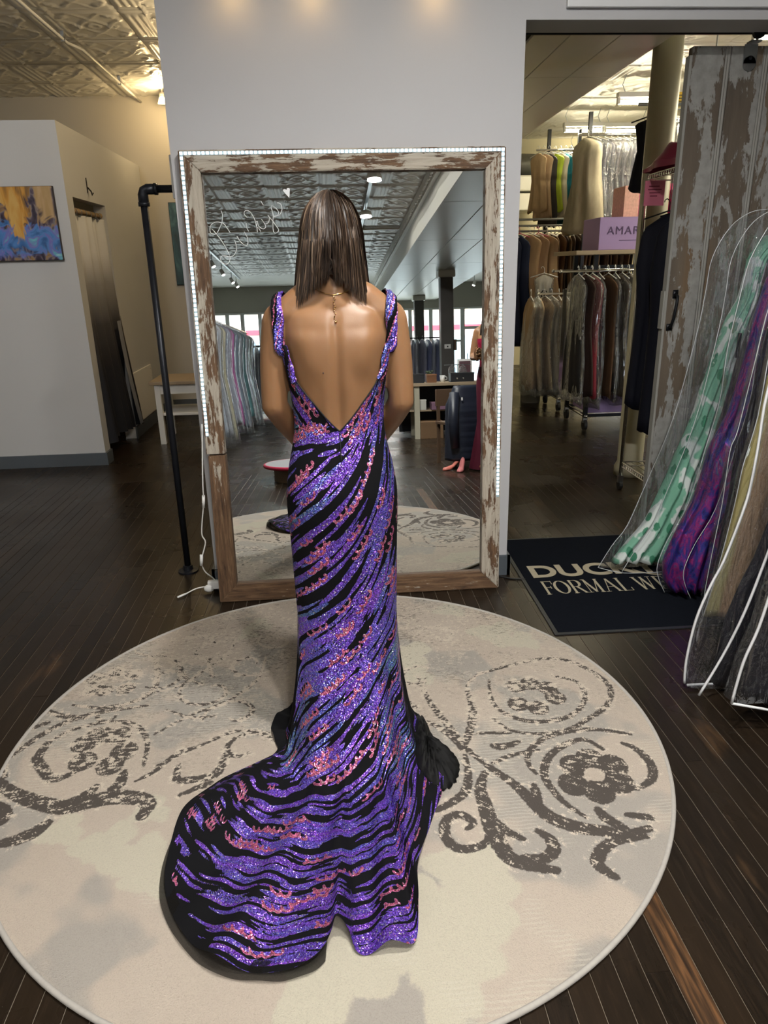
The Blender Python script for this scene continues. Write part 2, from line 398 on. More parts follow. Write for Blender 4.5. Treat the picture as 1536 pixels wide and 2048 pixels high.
# curtain on a wooden rod
cu = empty('curtain', (BX, 6.4, 0), 'ombre curtain fading from white to black in the fitting room doorway', 'curtain')
tc = NT('ombre_cloth'); pz = tc.new('ShaderNodeSeparateXYZ'); tc.l(tc.coord(), pz.inputs[0])
zz = tc.math('ADD', pz.outputs[2], tc.math('MULTIPLY', tc.noise(tc.coord((3, 3, 1)), 3, 3), .12))
tc.base(tc.ramp(tc.math('DIVIDE', zz, 2.0), [(0.08, (.006, .007, .012)), (.40, (.010, .011, .016)), (.58, (.06, .055, .055)), (.74, (.30, .29, .28)), (.86, (.72, .71, .70)), (1, (.8, .8, .79))])); tc.set(.75); m_omb = tc.m
A = []
for i in range(40):
    z = 1.945 - i/39*1.80; row = []
    for j in range(90):
        t = j/89; y = -.38 + t*(.84+.10*(i/39)); am = .012+.030*(i/39)
        x = -.05 + am*math.sin(t*34+.6*math.sin(i*.12)) + .018*math.sin(t*13+1) + .055*(i/39)**2
        row.append((x, y, z + (.02*math.sin(t*5) if i > 36 else 0)))
    A.append(row)
o = MB().grid(A).build('cloth', m_omb, cu, True)
tl = NT('curtain_lining_grey'); tl.base((.26, .27, .30)); tl.set(.8)
A = [[(.012+.05*(i/11)**2+.006*math.sin(j), .30+.012*j+.13*(i/11), 1.1-i/11*.96) for j in range(12)] for i in range(12)]
MB().grid(A).build('lining_fold', tl.m, cu, True)
MB().tube([(-.05, -.37, 1.975), (-.05, .46, 1.975)], .018, 12).ball((-.05, .44, 1.975), .024).build('curtain_rod', plain('rough_branch_wood', (.36, .24, .12), .7, var=.35, vs=30), cu, True)
for k in range(7):
    rg = MB(); y = -.35+k*.12; rg.tube([(-.05+.024*math.cos(a), y, 1.965+.028*math.sin(a)) for a in np.linspace(0, 2*PI, 13)], .0035, 5, False)
    rg.box(-.056, y-.012, 1.93, -.044, y+.012, 1.945); rg.build('curtain_ring', m_steel, cu)
hk = empty('wall_hook', (BX, 6.42, 2.13), 'small black hook on the wall above the curtain', 'hook')
MB().box(0, -.006, -.01, .006, .006, .10).build('plate', m_black, hk); MB().tube([(.006, 0, .03), (.03, 0, .0), (.035, 0, -.03), (.045, 0, -.01)], .006, 6).build('prong', m_black, hk)
ap = empty('light_patch_board', (BX, 7.3, 0), 'white board standing in for a patch of light low on the fitting room wall', 'panel')
MB().bbox(.0005, -.38, .125, .016, .40, .60, .004).build('board', plain('light_patch_white', (.82, .80, .76), .6), ap)  # patch of spilled light on the wall, built as a thin white board
for s in (-.34, .36): MB().ball((.0165, s, .56), (.002, .006, .006), 6).build('screw', m_steel, ap)  # screws belong to the stand-in board for the light patch
# painting on the fitting room wall
pa = empty('painting', (-2.45, BY, 1.86), 'colourful abstract painting in blue, orange and purple on the fitting room wall', 'painting')
t = NT('abstract_painting'); v = t.coord(); sx = t.new('ShaderNodeSeparateXYZ'); t.l(v, sx.inputs[0])
n1 = t.noise(t.coord((1, 1, 1)), 7, 3, .5, 1.2); n2 = t.noise(t.coord((1, 1, .5)), 13, 2, .4, 2); n3 = t.noise(t.coord((2, 1, .35)), 9, 3, .5, .8)
base_c = t.ramp(n2, [(.36, (.018, .010, .03)), (.47, (.07, .045, .08)), (.53, (.20, .17, .17)), (.60, (.32, .19, .07)), (.72, (.05, .03, .06))])
blue = t.ramp(n1, [(.35, (.02, .10, .30)), (.48, (.07, .22, .55)), (.56, (.17, .15, .48)), (.64, (.12, .42, .55)), (.72, (.35, .60, .66))])
zz2 = t.math('ADD', sx.outputs[2], t.math('MULTIPLY', t.math('SUBTRACT', n1, .5), .35))
mb_ = t.math('MULTIPLY', t.step(zz2, .02, -.02), t.step(zz2, -.24, -.19))
c = t.mix(mb_, base_c, blue)
og = t.ramp(n3, [(.35, (.20, .10, .02)), (.5, (.55, .26, .03)), (.65, (.62, .38, .10))])
xx = t.math('ABSOLUTE', t.math('SUBTRACT', sx.outputs[0], t.math('ADD', .19, t.math('MULTIPLY', t.math('SUBTRACT', n2, .5), .15))))
wdt = t.math('ADD', t.math('MULTIPLY', sx.outputs[2], .22), .06)
mo_ = t.math('MULTIPLY', t.step(t.math('SUBTRACT', xx, wdt), .01, -.01), t.step(zz2, -.16, -.10))
c = t.mix(mo_, c, og)
xr = t.math('ABSOLUTE', t.math('SUBTRACT', sx.outputs[0], .40)); mr_ = t.math('MULTIPLY', t.step(xr, .07, .05), t.step(zz2, .04, .08))
c = t.mix(mr_, c, t.ramp(n3, [(.4, (.42, .27, .10)), (.6, (.50, .33, .16))]))
t.base(c); t.set(.45); t.bump(n2, .25, .004)
MB().bbox(-.47, -.034, -.252, .469, -.004, .255, .002).build('canvas', t.m, pa)
MB().box(-.472, -.030, -.255, -.46, 0, .257).box(.46, -.030, -.255, .471, 0, .257).box(-.46, -.03, -.255, .46, 0, -.245).box(-.46, -.03, .247, .46, 0, .257).build('stretcher_frame', plain('canvas_edge_dark', (.03, .025, .03), .7), pa)
# second painting on rear wall
p2 = empty('painting', (-1.30, 8.298, 1.78), 'dark teal painting on the rear wall behind the pipe rack', 'painting')
t = NT('teal_painting'); n1 = t.noise(t.coord((1, 1, .4)), 6, 4, .5, 1.5); t.base(t.ramp(n1, [(.3, (.012, .02, .03)), (.5, (.02, .07, .09)), (.62, (.05, .13, .15)), (.75, (.30, .32, .28))])); t.set(.5)
MB().bbox(-.33, -.034, -.41, .33, -.004, .41, .003).build('canvas', t.m, p2); MB().box(-.335, -.02, -.415, .335, 0, .415).build('stretcher_frame', plain('canvas_edge_brown', (.03, .02, .016), .7), p2)
# bench
be = empty('bench', (-1.2, 6.8, 0), 'low white bench with a wooden top beside the fitting room', 'bench')
MB().bbox(-.44, -.26, .545, .46, .26, .575, .004).build('bench_top', m_woodtop, be)
MB().box(-.40, -.23, .46, .42, -.21, .545).box(-.40, .21, .46, .42, .23, .545).box(-.40, -.21, .46, -.38, .21, .545).build('apron', m_white_enamel, be)
for x in (-.40, .37):
    for y in (-.24, .19): MB().box(x, y, 0, x+.05, y+.05, .546).build('leg', m_white_enamel, be)
MB().bbox(-.36, -.22, .26, .38, .22, .285, .003).build('shelf', m_white_enamel, be)
# black iron pipe rack
pr = empty('pipe_rack', (-.805, 3.54, 0), 'black iron pipe rack standing beside the mirror wall', 'rack')
MB().lathe([(.052, 0), (.052, .008), (.026, .012), (.024, .035), (.0175, .036)], n=20).build('floor_flange', m_iron, pr)
MB().tube([(0, 0, .02), (0, 0, 1.80)], .0165, 14).build('upright_pipe', m_iron, pr, True)
MB().tube([(0, 0, 1.785), (0, 0, 1.83), (.006, 0, 1.846), (.022, 0, 1.853), (.06, 0, 1.853)], .0225, 14).tube([(0, 0, 1.782), (0, 0, 1.80)], .0255, 14).tube([(.052, 0, 1.853), (.066, 0, 1.853)], .0255, 14).build('elbow', m_iron, pr, True)
MB().tube([(.05, 0, 1.853), (.32, 0, 1.853)], .0165, 14).build('rail_pipe', m_iron, pr, True)
MB().tube([(.32, .0, 1.853), (.32, -.065, 1.853)], .0165, 12).lathe([(.045, -.004), (.045, .004)], (.32, -.066, 1.853), 8).build('wall_flange', m_iron, pr)
wp = empty('white_bracket', (-.62, 3.42, 1.80), 'small white plate on the end of the mirror wall above the pipe', 'bracket')
MB().bbox(-.026, -.03, 0, -.0005, .03, .17, .003).build('plate', m_whitep, wp); MB().ball((-.027, 0, .14), (.003, .006, .006), 6).build('screw', m_steel, wp)
# conduit under tin ceiling, spot lamp
cd = empty('conduit', (-1.85, 6, 3.13), 'thin white conduit running under the tin ceiling', 'conduit')
MB().tube([(0, -2.5, 0), (0, .30, 0), (.025, .37, .0), (.055, .47, .0), (.055, 2.29, 0)], .011, 8).build('pipe', m_white_enamel, cd, True)
for y in (-1.2, .2, 1.5): MB().box(-.012+(.055 if y > 1 else 0), y, -.014, .012+(.055 if y > 1 else 0), y+.02, .055).build('clip', m_steel, cd)
sp = empty('spot_lamp', (-1.52, 8.0, 3.13), 'warm glowing spot lamp where rear wall meets ceiling', 'lamp')
MB().lathe([(.03, .02), (.035, -.02), (.055, -.075), (.05, -.08)], n=16).build('housing', m_white_enamel, sp, True)
MB().ball((0, -.03, -.05), .034, 12).build('bulb', m_bulb, sp, True); MB().tube([(0, 0, .02), (0, 0, .055)], .01, 8).build('stem', m_white_enamel, sp)
lamp('spot_lamp_light', 'POINT', (0, -.14, -.12), 12, (1, .72, .36), .04, parent=sp)

sp2 = empty('spot_lamp', (-.45, 5.6, 3.13), 'added warm spot lamp, unseen behind the mirror wall, lighting the fitting room side', 'lamp')  # unseen lamp added to warm and brighten the fitting room side
MB().lathe([(.03, .02), (.035, -.02), (.055, -.075), (.05, -.08)], n=16).build('housing', m_white_enamel, sp2, True); MB().ball((0, 0, -.05), .034, 12).build('bulb', m_bulb, sp2, True); MB().tube([(0, 0, .02), (0, 0, .055)], .01, 8).build('stem', m_white_enamel, sp2)
lamp('spot_lamp_light', 'POINT', (0, 0, -.14), 34, (1, .76, .44), .05, parent=sp2)
# ------------------------------------------------------------------ mirror
TH = R(3.6); MX = .093
mi = empty('mirror', (MX, 3.16, 0), 'huge wood framed mirror edged with white led lights, leaning on the wall', 'mirror'); mi.rotation_euler = (-TH, 0, 0)
def distressed(name, axis, paint):
    t = NT(name); s = [26, 26, 26]; s[axis] = 2.2; v = t.coord(tuple(s), 'Object'); s2 = [9, 9, 9]; s2[axis] = 2.6; v2 = t.coord(tuple(s2), 'Object')
    g = t.noise(v, 3, 8, .7, .6); p = t.noise(v2, 2.2, 6, .7, .4)
    wood = t.ramp(g, [(.3, (.035, .018, .009)), (.5, (.13, .07, .035)), (.7, (.24, .15, .08))])
    pm = t.step(t.math('ADD', p, t.math('MULTIPLY', t.math('SUBTRACT', g, .5), .55)), paint, paint+.04)
    c = t.mix(pm, wood, t.ramp(g, [(.3, (.28, .24, .19)), (.7, (.52, .47, .39))]))
    t.base(c); t.set(.75); t.bump(t.math('ADD', t.math('MULTIPLY', pm, .5), g), .6, .004); return t.m
W = .675; H = 1.97; fw = .085
def board(name, poly, mat, y0=-.028, y1=.022, bev=.003):
    bm = bmesh.new(); a = [bm.verts.new((x, y0, z)) for x, z in poly]; b = [bm.verts.new((x, y1, z)) for x, z in poly]
    bm.faces.new(a); bm.faces.new(b[::-1])
    for i in range(4): bm.faces.new((a[i], b[i], b[(i+1) % 4], a[(i+1) % 4]))
    bmesh.ops.recalc_face_normals(bm, faces=bm.faces)
    bmesh.ops.bevel(bm, geom=list(bm.edges), offset=bev, segments=2, affect='EDGES')
    me = bpy.data.meshes.new(name); bm.to_mesh(me); bm.free(); return mk(name, me, mat, mi)
m_dx = distressed('peeling_wood_across', 0, .46); m_dz = distressed('peeling_wood_upright', 2, .46); m_bx = distressed('bare_wood_across', 0, .66); m_bz = distressed('bare_wood_upright', 2, .64)
zs = .715
board('frame_top', [(-W, H), (W, H), (W-fw, H-fw), (-W+fw, H-fw)], m_dx)
board('frame_bottom', [(-W, .0), (W, .0), (W-fw, fw), (-W+fw, fw)], m_bx)['label'] = 'bare brown bottom rail of the frame'
board('frame_side', [(-W, H), (-W+fw, H-fw), (-W+fw, zs+.003), (-W, zs+.003)], m_dz)
board('frame_side', [(-W+.008, zs-.003), (-W+fw, zs-.003), (-W+fw, fw), (-W, 0)], m_bz)['label'] = 'bare brown lower piece of the left frame side'
board('frame_side', [(W, H), (W-fw, H-fw), (W-fw, fw), (W, 0)], m_dz)
mm = NT('mirror_silver'); mm.base((.91, .935, .93)); mm.set(0.0, 1.0)
MB().box(-W+fw-.01, 0, fw-.01, W-fw+.01, .006, H-fw+.01).build('glass', mm.m, mi)
MB().box(-W+.01, .0065, .01, W-.01, .018, H-.01).build('backing', m_black, mi)
# led tape and beads along the outer edge of the frame front
tape = MB(); beads = MB(); e = .013; yb = -.0285
zl, zr = .80, .46
tape.box(-W+e-.007, yb-.0012, H-e-.007, W-e+.007, yb, H-e+.007).box(-W+e-.007, yb-.0012, zl, -W+e+.007, yb, H-e-.0072).box(W-e-.007, yb-.0012, zr, W-e+.007, yb, H-e-.0072)
tape.build('led_tape', m_ledtape, mi)
def bead(x, z): beads.bbox(x-.0052, yb-.0045, z-.0052, x+.0052, yb-.0013, z+.0052, .0012)
n = 76
for k in range(n): bead(-W+e+(2*W-2*e)*k/(n-1), H-e)
z = H-e-.0185
while z > zl: bead(-W+e, z); z -= .0185
z = H-e-.0185
while z > zr: bead(W-e, z); z -= .0185
bo = beads.build('led_beads', m_led, mi); bo['kind'] = 'stuff'
# cut end of the strip that shines along the wall edge
side = MB().box(W+.0005, -.012, .03, W+.003, -.004, zr-.005).build('led_tape', m_ledtape, mi)
# handwriting on the glass
SCRIPT=[[(-0.4309,1.7435),(-0.427,1.7255),(-0.4305,1.6998),(-0.4389,1.6818),(-0.4549,1.6561),(-0.4692,1.6499),(-0.4809,1.6566),(-0.4838,1.6696),(-0.4767,1.6877),(-0.4594,1.6977),(-0.4403,1.6973),(-0.4218,1.6893),(-0.4097,1.6709),(-0.4,1.6551)], [(-0.4754,1.6721),(-0.4556,1.6483),(-0.4361,1.6192),(-0.4218,1.5927),(-0.4115,1.5661),(-0.4101,1.5501),(-0.4183,1.5344),(-0.4326,1.5307),(-0.4456,1.5403),(-0.4498,1.5563),(-0.4408,1.564),(-0.416,1.5622),(-0.3965,1.5631),(-0.3812,1.5813),(-0.3793,1.605),(-0.3845,1.6261)], [(-0.3735,1.6415),(-0.3589,1.6177),(-0.3405,1.6042),(-0.3305,1.6093),(-0.33,1.6329),(-0.3418,1.6592)], [(-0.3309,1.6928),(-0.3296,1.6746),(-0.3225,1.6589)], [(-0.3239,1.7134),(-0.334,1.7239),(-0.336,1.7342),(-0.3272,1.7418),(-0.3111,1.7364),(-0.3013,1.7207),(-0.2942,1.7051),(-0.2877,1.6816),(-0.2868,1.6556)], [(-0.2836,1.6997),(-0.2895,1.6947),(-0.2881,1.6765),(-0.2802,1.6711),(-0.2728,1.6579)], [(-0.2665,1.7072),(-0.2541,1.6888),(-0.2508,1.6758),(-0.261,1.6682),(-0.2796,1.6789),(-0.2836,1.6997)], [(-0.264,1.7046),(-0.2513,1.6888),(-0.2371,1.6937),(-0.2331,1.7118),(-0.2379,1.7222),(-0.2304,1.7118),(-0.2177,1.696),(-0.2,1.6696),(-0.1979,1.6592),(-0.2096,1.6502),(-0.2189,1.6569),(-0.2197,1.6856),(-0.2159,1.7219),(-0.2222,1.7503),(-0.219,1.758),(-0.2083,1.7527),(-0.1954,1.7396),(-0.1934,1.7292),(-0.1996,1.719),(-0.2135,1.7166)], [(-0.1962,1.7691),(-0.1828,1.7651),(-0.177,1.747),(-0.1853,1.7265),(-0.1968,1.7189)], [(-0.2629,1.7766),(-0.2544,1.7611)]]
HEART=[(-0.1442,1.7875),(-0.1506,1.7953),(-0.1609,1.8057),(-0.1691,1.816),(-0.1668,1.821),(-0.1599,1.8222),(-0.1547,1.8183),(-0.152,1.8254),(-0.1446,1.8263),(-0.1399,1.8219),(-0.1417,1.8054)]
wr = MB()
def smooth_path(P, k=4):
    P = [Vector(p) for p in P]; o = []
    for i in range(len(P)-1):
        p0, p1, p2, p3 = P[max(i-1, 0)], P[i], P[i+1], P[min(i+2, len(P)-1)]
        for j in range(k):
            t = j/k; o.append(.5*((2*p1)+(p2-p0)*t+(2*p0-5*p1+4*p2-p3)*t*t+(3*p1-p0-3*p2+p3)*t**3))
    return o+[P[-1]]
for st in SCRIPT: wr.tube(smooth_path([(x-MX, -.0008, s) for x, s in st]), .0014, 5, True)
hp = [(x-MX, s) for x, s in HEART]; cxh = sum(p[0] for p in hp)/len(hp); czh = sum(p[1] for p in hp)/len(hp)
wr.add([(p[0], -.001, p[1]) for p in hp]+[(cxh, -.001, czh)], [(k, (k+1) % len(hp), len(hp)) for k in range(len(hp))])
wr.build('handwriting', plain('white_chalk_marker', (.85, .87, .88), .6), mi)['label'] = 'white handwriting with a heart on the glass'
# cable of the led strip
cb = empty('power_cable', (-.6, 3.2, 0), 'white power cable hanging from the led strip down to a plug', 'cable')
pp = [(.02, -.055, .865), (-.005, -.05, .60), (-.015, -.03, .50), (-.045, 0, .337), (-.033, .0, .286), (-.06, 0, .198), (-.056, .02, .133), (-.03, .05, .085), (-.018, .065, .06)]
MB().tube(smooth_path(pp, 6), .0032, 6).build('cord', m_whitep, cb, True)
MB().tube([(-.012, -.032, .53), (-.018, -.03, .47)], .007, 8).build('inline_connector', m_whitep, cb, True); MB().tube([(-.058, 0, .225), (-.064, .0, .17)], .008, 8).build('inline_switch', m_whitep, cb, True)
MB().tube(smooth_path([(-.03, .06, .035), (-.11, .07, .02), (-.16, .03, .012), (-.195, .0, .008)], 6), .0035, 6).tube([(-.16, .03, .012), (-.195, .0, .009)], .0055, 8).build('loose_lead', m_whitep, cb, True)
MB().bbox(-.055, .045, .02, .015, .075, .062, .006).ball((-.05, .05, .025), (.026, .016, .02), 10).build('plug_adapter', m_whitep, cb, True)
cb2 = tag(MB().tube(smooth_path([(.80, 3.262, .0045), (.86, 3.225, .0045), (.90, 3.215, .0045), (.96, 3.20, .0045)], 5), .004, 6).build('floor_cable', m_rubber, smooth=True), 'short dark cable on the floor beside the mirror corner', 'cable')

# ------------------------------------------------------------------ sign above the opening, warm wall lamps
sg = empty('sign_board', (1.75, 3.298, 2.72), 'white framed sign board fixed above the opening', 'sign')
MB().bbox(-.745, -.02, -.252, .8, -.001, .25, .004).build('panel', plain('sign_white', (.74, .75, .77), .45), sg)
MB().box(-.655, -.0225, -.222, .72, -.0202, -.214).box(-.655, -.0225, .214, .72, -.0202, .222).box(-.655, -.0225, -.214, -.647, -.0202, .214).box(.712, -.0225, -.214, .72, -.0202, .214).build('border_line', m_black, sg)
for k, x in enumerate((-.319, -.015, .471)):
    l = empty('wall_lamp', (x, 3.3, 2.615), '%s warm wall lamp above the mirror' % ('left', 'middle', 'right')[k], 'lamp', 'warm lamps above the mirror')
    MB().bbox(-.035, -.02, -.035, .035, -.0005, .035, .004).build('wall_plate', m_black, l); MB().tube([(0, -.02, 0), (0, -.06, .01), (0, -.075, -.01)], .008, 8).build('arm', m_black, l)
    MB().lathe([(.012, .0), (.03, -.012), (.034, -.06), (.031, -.06), (.027, -.014), (.01, -.004)], (0, -.075, -.005), 16).build('shade', m_black, l, True)
    MB().ball((0, -.075, -.05), (.02, .02, .024), 10).build('bulb', m_bulb, l, True)
    lamp('wall_lamp_light', 'SPOT', (0, -.07, -.062), .6, (1, .55, .18), .02, aim=None, parent=l, spot=R(120), blend=.8)
# ------------------------------------------------------------------ sliding barn door
ra = empty('door_rail', (2.4, 3.49, 2.44), 'black sliding door rail under the lintel', 'rail')
MB().box(-1.51, -.006, -.012, 1.7, .006, .018).build('bar', m_black, ra)
for x in (-1.3, -.3, .6, 1.5): MB().tube([(x, -.02, .004), (x, .012, .004)], .010, 10).build('bolt', m_black, ra)
dr = empty('sliding_door', (1.66, 3.55, 0), 'weathered plank sliding door with peeling white paint', 'door')
def peel(name):
    t = NT(name); v = t.coord((5.5, 5.5, 1.6), 'World'); g = t.noise(t.coord((60, 60, 3), 'World'), 1.5, 5, .6); p = t.noise(v, 1.5, 7, .66, .25)
    wood = t.ramp(t.noise(t.coord((3, 3, .5), 'World'), 2, 4), [(.35, (.085, .068, .052)), (.55, (.15, .118, .085)), (.7, (.17, .11, .06))])
    wood = t.mix(t.math('MULTIPLY', g, .5), wood, (.05, .038, .028))
    pm = t.step(t.math('ADD', p, t.math('MULTIPLY', t.math('SUBTRACT', g, .5), .10)), .50, .52)
    paint = t.ramp(t.noise(t.coord((1, 1, 1), 'World'), 25, 4), [(.3, (.21, .205, .195)), (.7, (.30, .295, .28))])
    t.base(t.mix(pm, wood, paint)); t.set(.7); t.bump(t.math('ADD', pm, t.math('MULTIPLY', g, .3)), .5, .003); return t.m
m_peel = peel('peeling_white_paint'); m_edge = plain('old_white_trim', (.26, .255, .235), .7, var=.15, vs=12)
x = 0
for k in range(6):
    MB().bbox(x, -.022, .012, x+.150, .022, 2.395, .003).build('plank', m_peel, dr)
    for j in range(2): MB().tube([(x+.158+.012*j, -.016, .012), (x+.158+.012*j, -.016, 2.395)], .0065, 6).build('bead_strip', m_edge, dr)
    MB().box(x+.150, -.014, .012, x+.178, .022, 2.395).build('bead_back', m_edge, dr)
    x += .178
MB().box(-.012, -.02, .012, -.0005, .02, 2.36).build('edge_strip', m_edge, dr)
MB().box(-.02, -.018, 1.18, -.0125, .018, 1.36).build('latch_plate', m_edge, dr)
hd = MB().tube([(.035, -.023, 1.345), (.035, -.05, 1.335), (.032, -.055, 1.30), (.024, -.055, 1.23), (.02, -.045, 1.195), (.02, -.023, 1.19)], .0075, 8).box(.022, -.026, 1.325, .048, -.0225, 1.365).box(.006, -.026, 1.172, .034, -.0225, 1.205)
hd.build('pull_handle', m_black, dr, True)
for xb in (.262, .85):
    h_ = MB().box(xb-.03, -.028, 2.325, xb+.03, -.0225, 2.40).tube([(xb, -.028, 2.325), (xb, -.0225, 2.325)], .03, 16).box(xb-.022, -.07, 2.40, xb+.022, -.022, 2.407).build('hanger_strap', m_steel, dr)
    MB().tube([(xb, -.085, 2.435), (xb, -.067, 2.435)], .028, 18).build('roller_wheel', m_black, dr); MB().tube([(xb, -.032, 2.345), (xb, -.028, 2.345)], .008, 8).build('strap_bolt', m_black, h_)
# ------------------------------------------------------------------ door mat
ma = empty('door_mat', (1.36, 3.197, 0), 'black door mat with beige lettering in front of the opening', 'mat', rz=R(-.4))
m_mat = plain('mat_black_pile', (.0075, .009, .013), 1.0, var=.25, vs=90, bump=.5, bs=500, spec=.03)
MB().bbox(-.44, -.545, .001, .44, .545, .008, .003).build('mat_pile', m_mat, ma)
MB().box(-.458, -.563, .0008, .458, -.545, .005).box(-.458, .545, .0008, .458, .563, .005).box(-.458, -.545, .0008, -.44, .545, .005).box(.44, -.545, .0008, .458, .545, .005).build('rubber_edge', plain('mat_rubber', (.02, .022, .026), .5), ma)
m_let = plain('mat_beige_pile', (.40, .35, .25), .95, var=.2, vs=150)
def text_mesh(body, size, off=0.0, space=1.0, extr=.0008):
    cu_ = bpy.data.curves.new('lettering', 'FONT'); cu_.body = body; cu_.size = size; cu_.extrude = extr; cu_.offset = off; cu_.space_character = space; cu_.align_x = 'LEFT'
    to = bpy.data.objects.new('lettering_tmp', cu_); COL.objects.link(to); dg = bpy.context.evaluated_depsgraph_get()
    me = bpy.data.meshes.new_from_object(to.evaluated_get(dg)); bpy.data.objects.remove(to); bpy.data.curves.remove(cu_); me.materials.clear(); return me
def fit(me, x0, x1, y0, y1, z=0):
    n = len(me.vertices); a = np.empty(n*3, np.float32); me.vertices.foreach_get('co', a); a = a.reshape(-1, 3)
    mn, mx = a.min(0), a.max(0); a[:, 0] = x0+(a[:, 0]-mn[0])/(mx[0]-mn[0])*(x1-x0); a[:, 1] = y0+(a[:, 1]-mn[1])/(mx[1]-mn[1])*(y1-y0); a[:, 2] += z-mn[2]
    me.vertices.foreach_set('co', a.ravel()); me.update(); return me
mk('lettering', fit(text_mesh("DUCKY'S", .2, .006), -.395, .39, .01, .165, .0082), m_let, ma)
def serif_text(txt, x0, x1, y0, y1, z):
    # strokes on a 0..1 square: (x0,y0,x1,y1,width); short bars at the stroke ends make the serifs
    T, t_, sf_ = .15, .055, .30
    def bar(y, c, w_=sf_): return (c-w_/2, y, c+w_/2, y, .05)
    arc = lambda cx, cy_, rx, ry, a0, a1, n=14: [(cx+rx*math.cos(R(a0+(a1-a0)*k/n)), cy_+ry*math.sin(R(a0+(a1-a0)*k/n)), cx+rx*math.cos(R(a0+(a1-a0)*(k+1)/n)), cy_+ry*math.sin(R(a0+(a1-a0)*(k+1)/n)), T*(.45+.75*abs(math.cos(R(a0+(a1-a0)*(k+.5)/n))))) for k in range(n)]
    Ls = {'F': (.75, [(.2, 0, .2, 1, T), (.1, .97, .72, .97, t_), (.2, .52, .55, .52, t_), (.72, .75, .72, 1, .05), (.55, .42, .55, .62, .05), bar(.025, .2)]),
          'O': (.95, arc(.47, .5, .40, .47, 0, 360, 26)), 'R': (.9, [(.2, 0, .2, 1, T), (.1, .97, .5, .97, t_), (.2, .5, .5, .5, t_), (.45, .5, .80, .03, T), bar(.025, .2), bar(.025, .80, .22)]+arc(.48, .735, .24, .235, -90, 90, 10)),
          'M': (1.15, [(.18, 0, .18, 1, t_), (.2, .97, .55, .05, T), (.55, .05, .92, .97, t_), (.92, 0, .92, 1, T), bar(.025, .18), bar(.025, .92), bar(.975, .15, .25), bar(.975, .95, .25)]),
          'A': (.95, [(.12, .02, .46, .98, t_), (.46, .98, .82, .02, T), (.25, .36, .68, .36, t_), bar(.025, .12), bar(.025, .84)]),
          'L': (.75, [(.2, 0, .2, 1, T), (.1, .03, .70, .03, t_), (.70, .02, .70, .25, .05), bar(.975, .2)]), ' ': (.4, []),
          'W': (1.25, [(.12, .98, .36, .03, T), (.36, .03, .60, .95, t_), (.60, .95, .84, .03, T), (.84, .03, 1.08, .98, t_), bar(.975, .12), bar(.975, 1.08), bar(.975, .6, .2)]),
          'E': (.78, [(.2, 0, .2, 1, T), (.1, .97, .70, .97, t_), (.2, .52, .55, .52, t_), (.1, .03, .72, .03, t_), (.70, .78, .70, 1, .05), (.72, .0, .72, .25, .05), (.55, .42, .55, .62, .05)])}
    tot = sum(Ls[c][0] for c in txt); sx_ = (x1-x0)/tot; sy_ = y1-y0; x = x0; out = []
    for c in txt:
        w_, st = Ls[c]; m_ = MB()
        for k, (a0, b0, a1, b1, wd) in enumerate(st):
            p, q = Vector((x+a0*sx_, y0+b0*sy_, 0)), Vector((x+a1*sx_, y0+b1*sy_, 0)); d = (q-p).normalized(); n_ = Vector((-d.y, d.x, 0))*wd*sx_*.5; zz_ = z+k*.00003
            m_.add([(*(p+n_)[:2], zz_), (*(p-n_)[:2], zz_), (*(q-n_)[:2], zz_), (*(q+n_)[:2], zz_)], [(0, 1, 2, 3)])
        if st: out.append(m_.build('lettering', m_let, ma))
        x += w_*sx_
serif_text("FORMAL WEAR", -.385, .385, -.185, -.035, .0086)
MB().tube(smooth_path([(.13, .06, .009), (.16, .02, .009), (.21, -.012, .009), (.28, -.02, .009), (.36, -.005, .009)], 5), .007, 6, flat=.15).build('swoosh', m_let, ma)

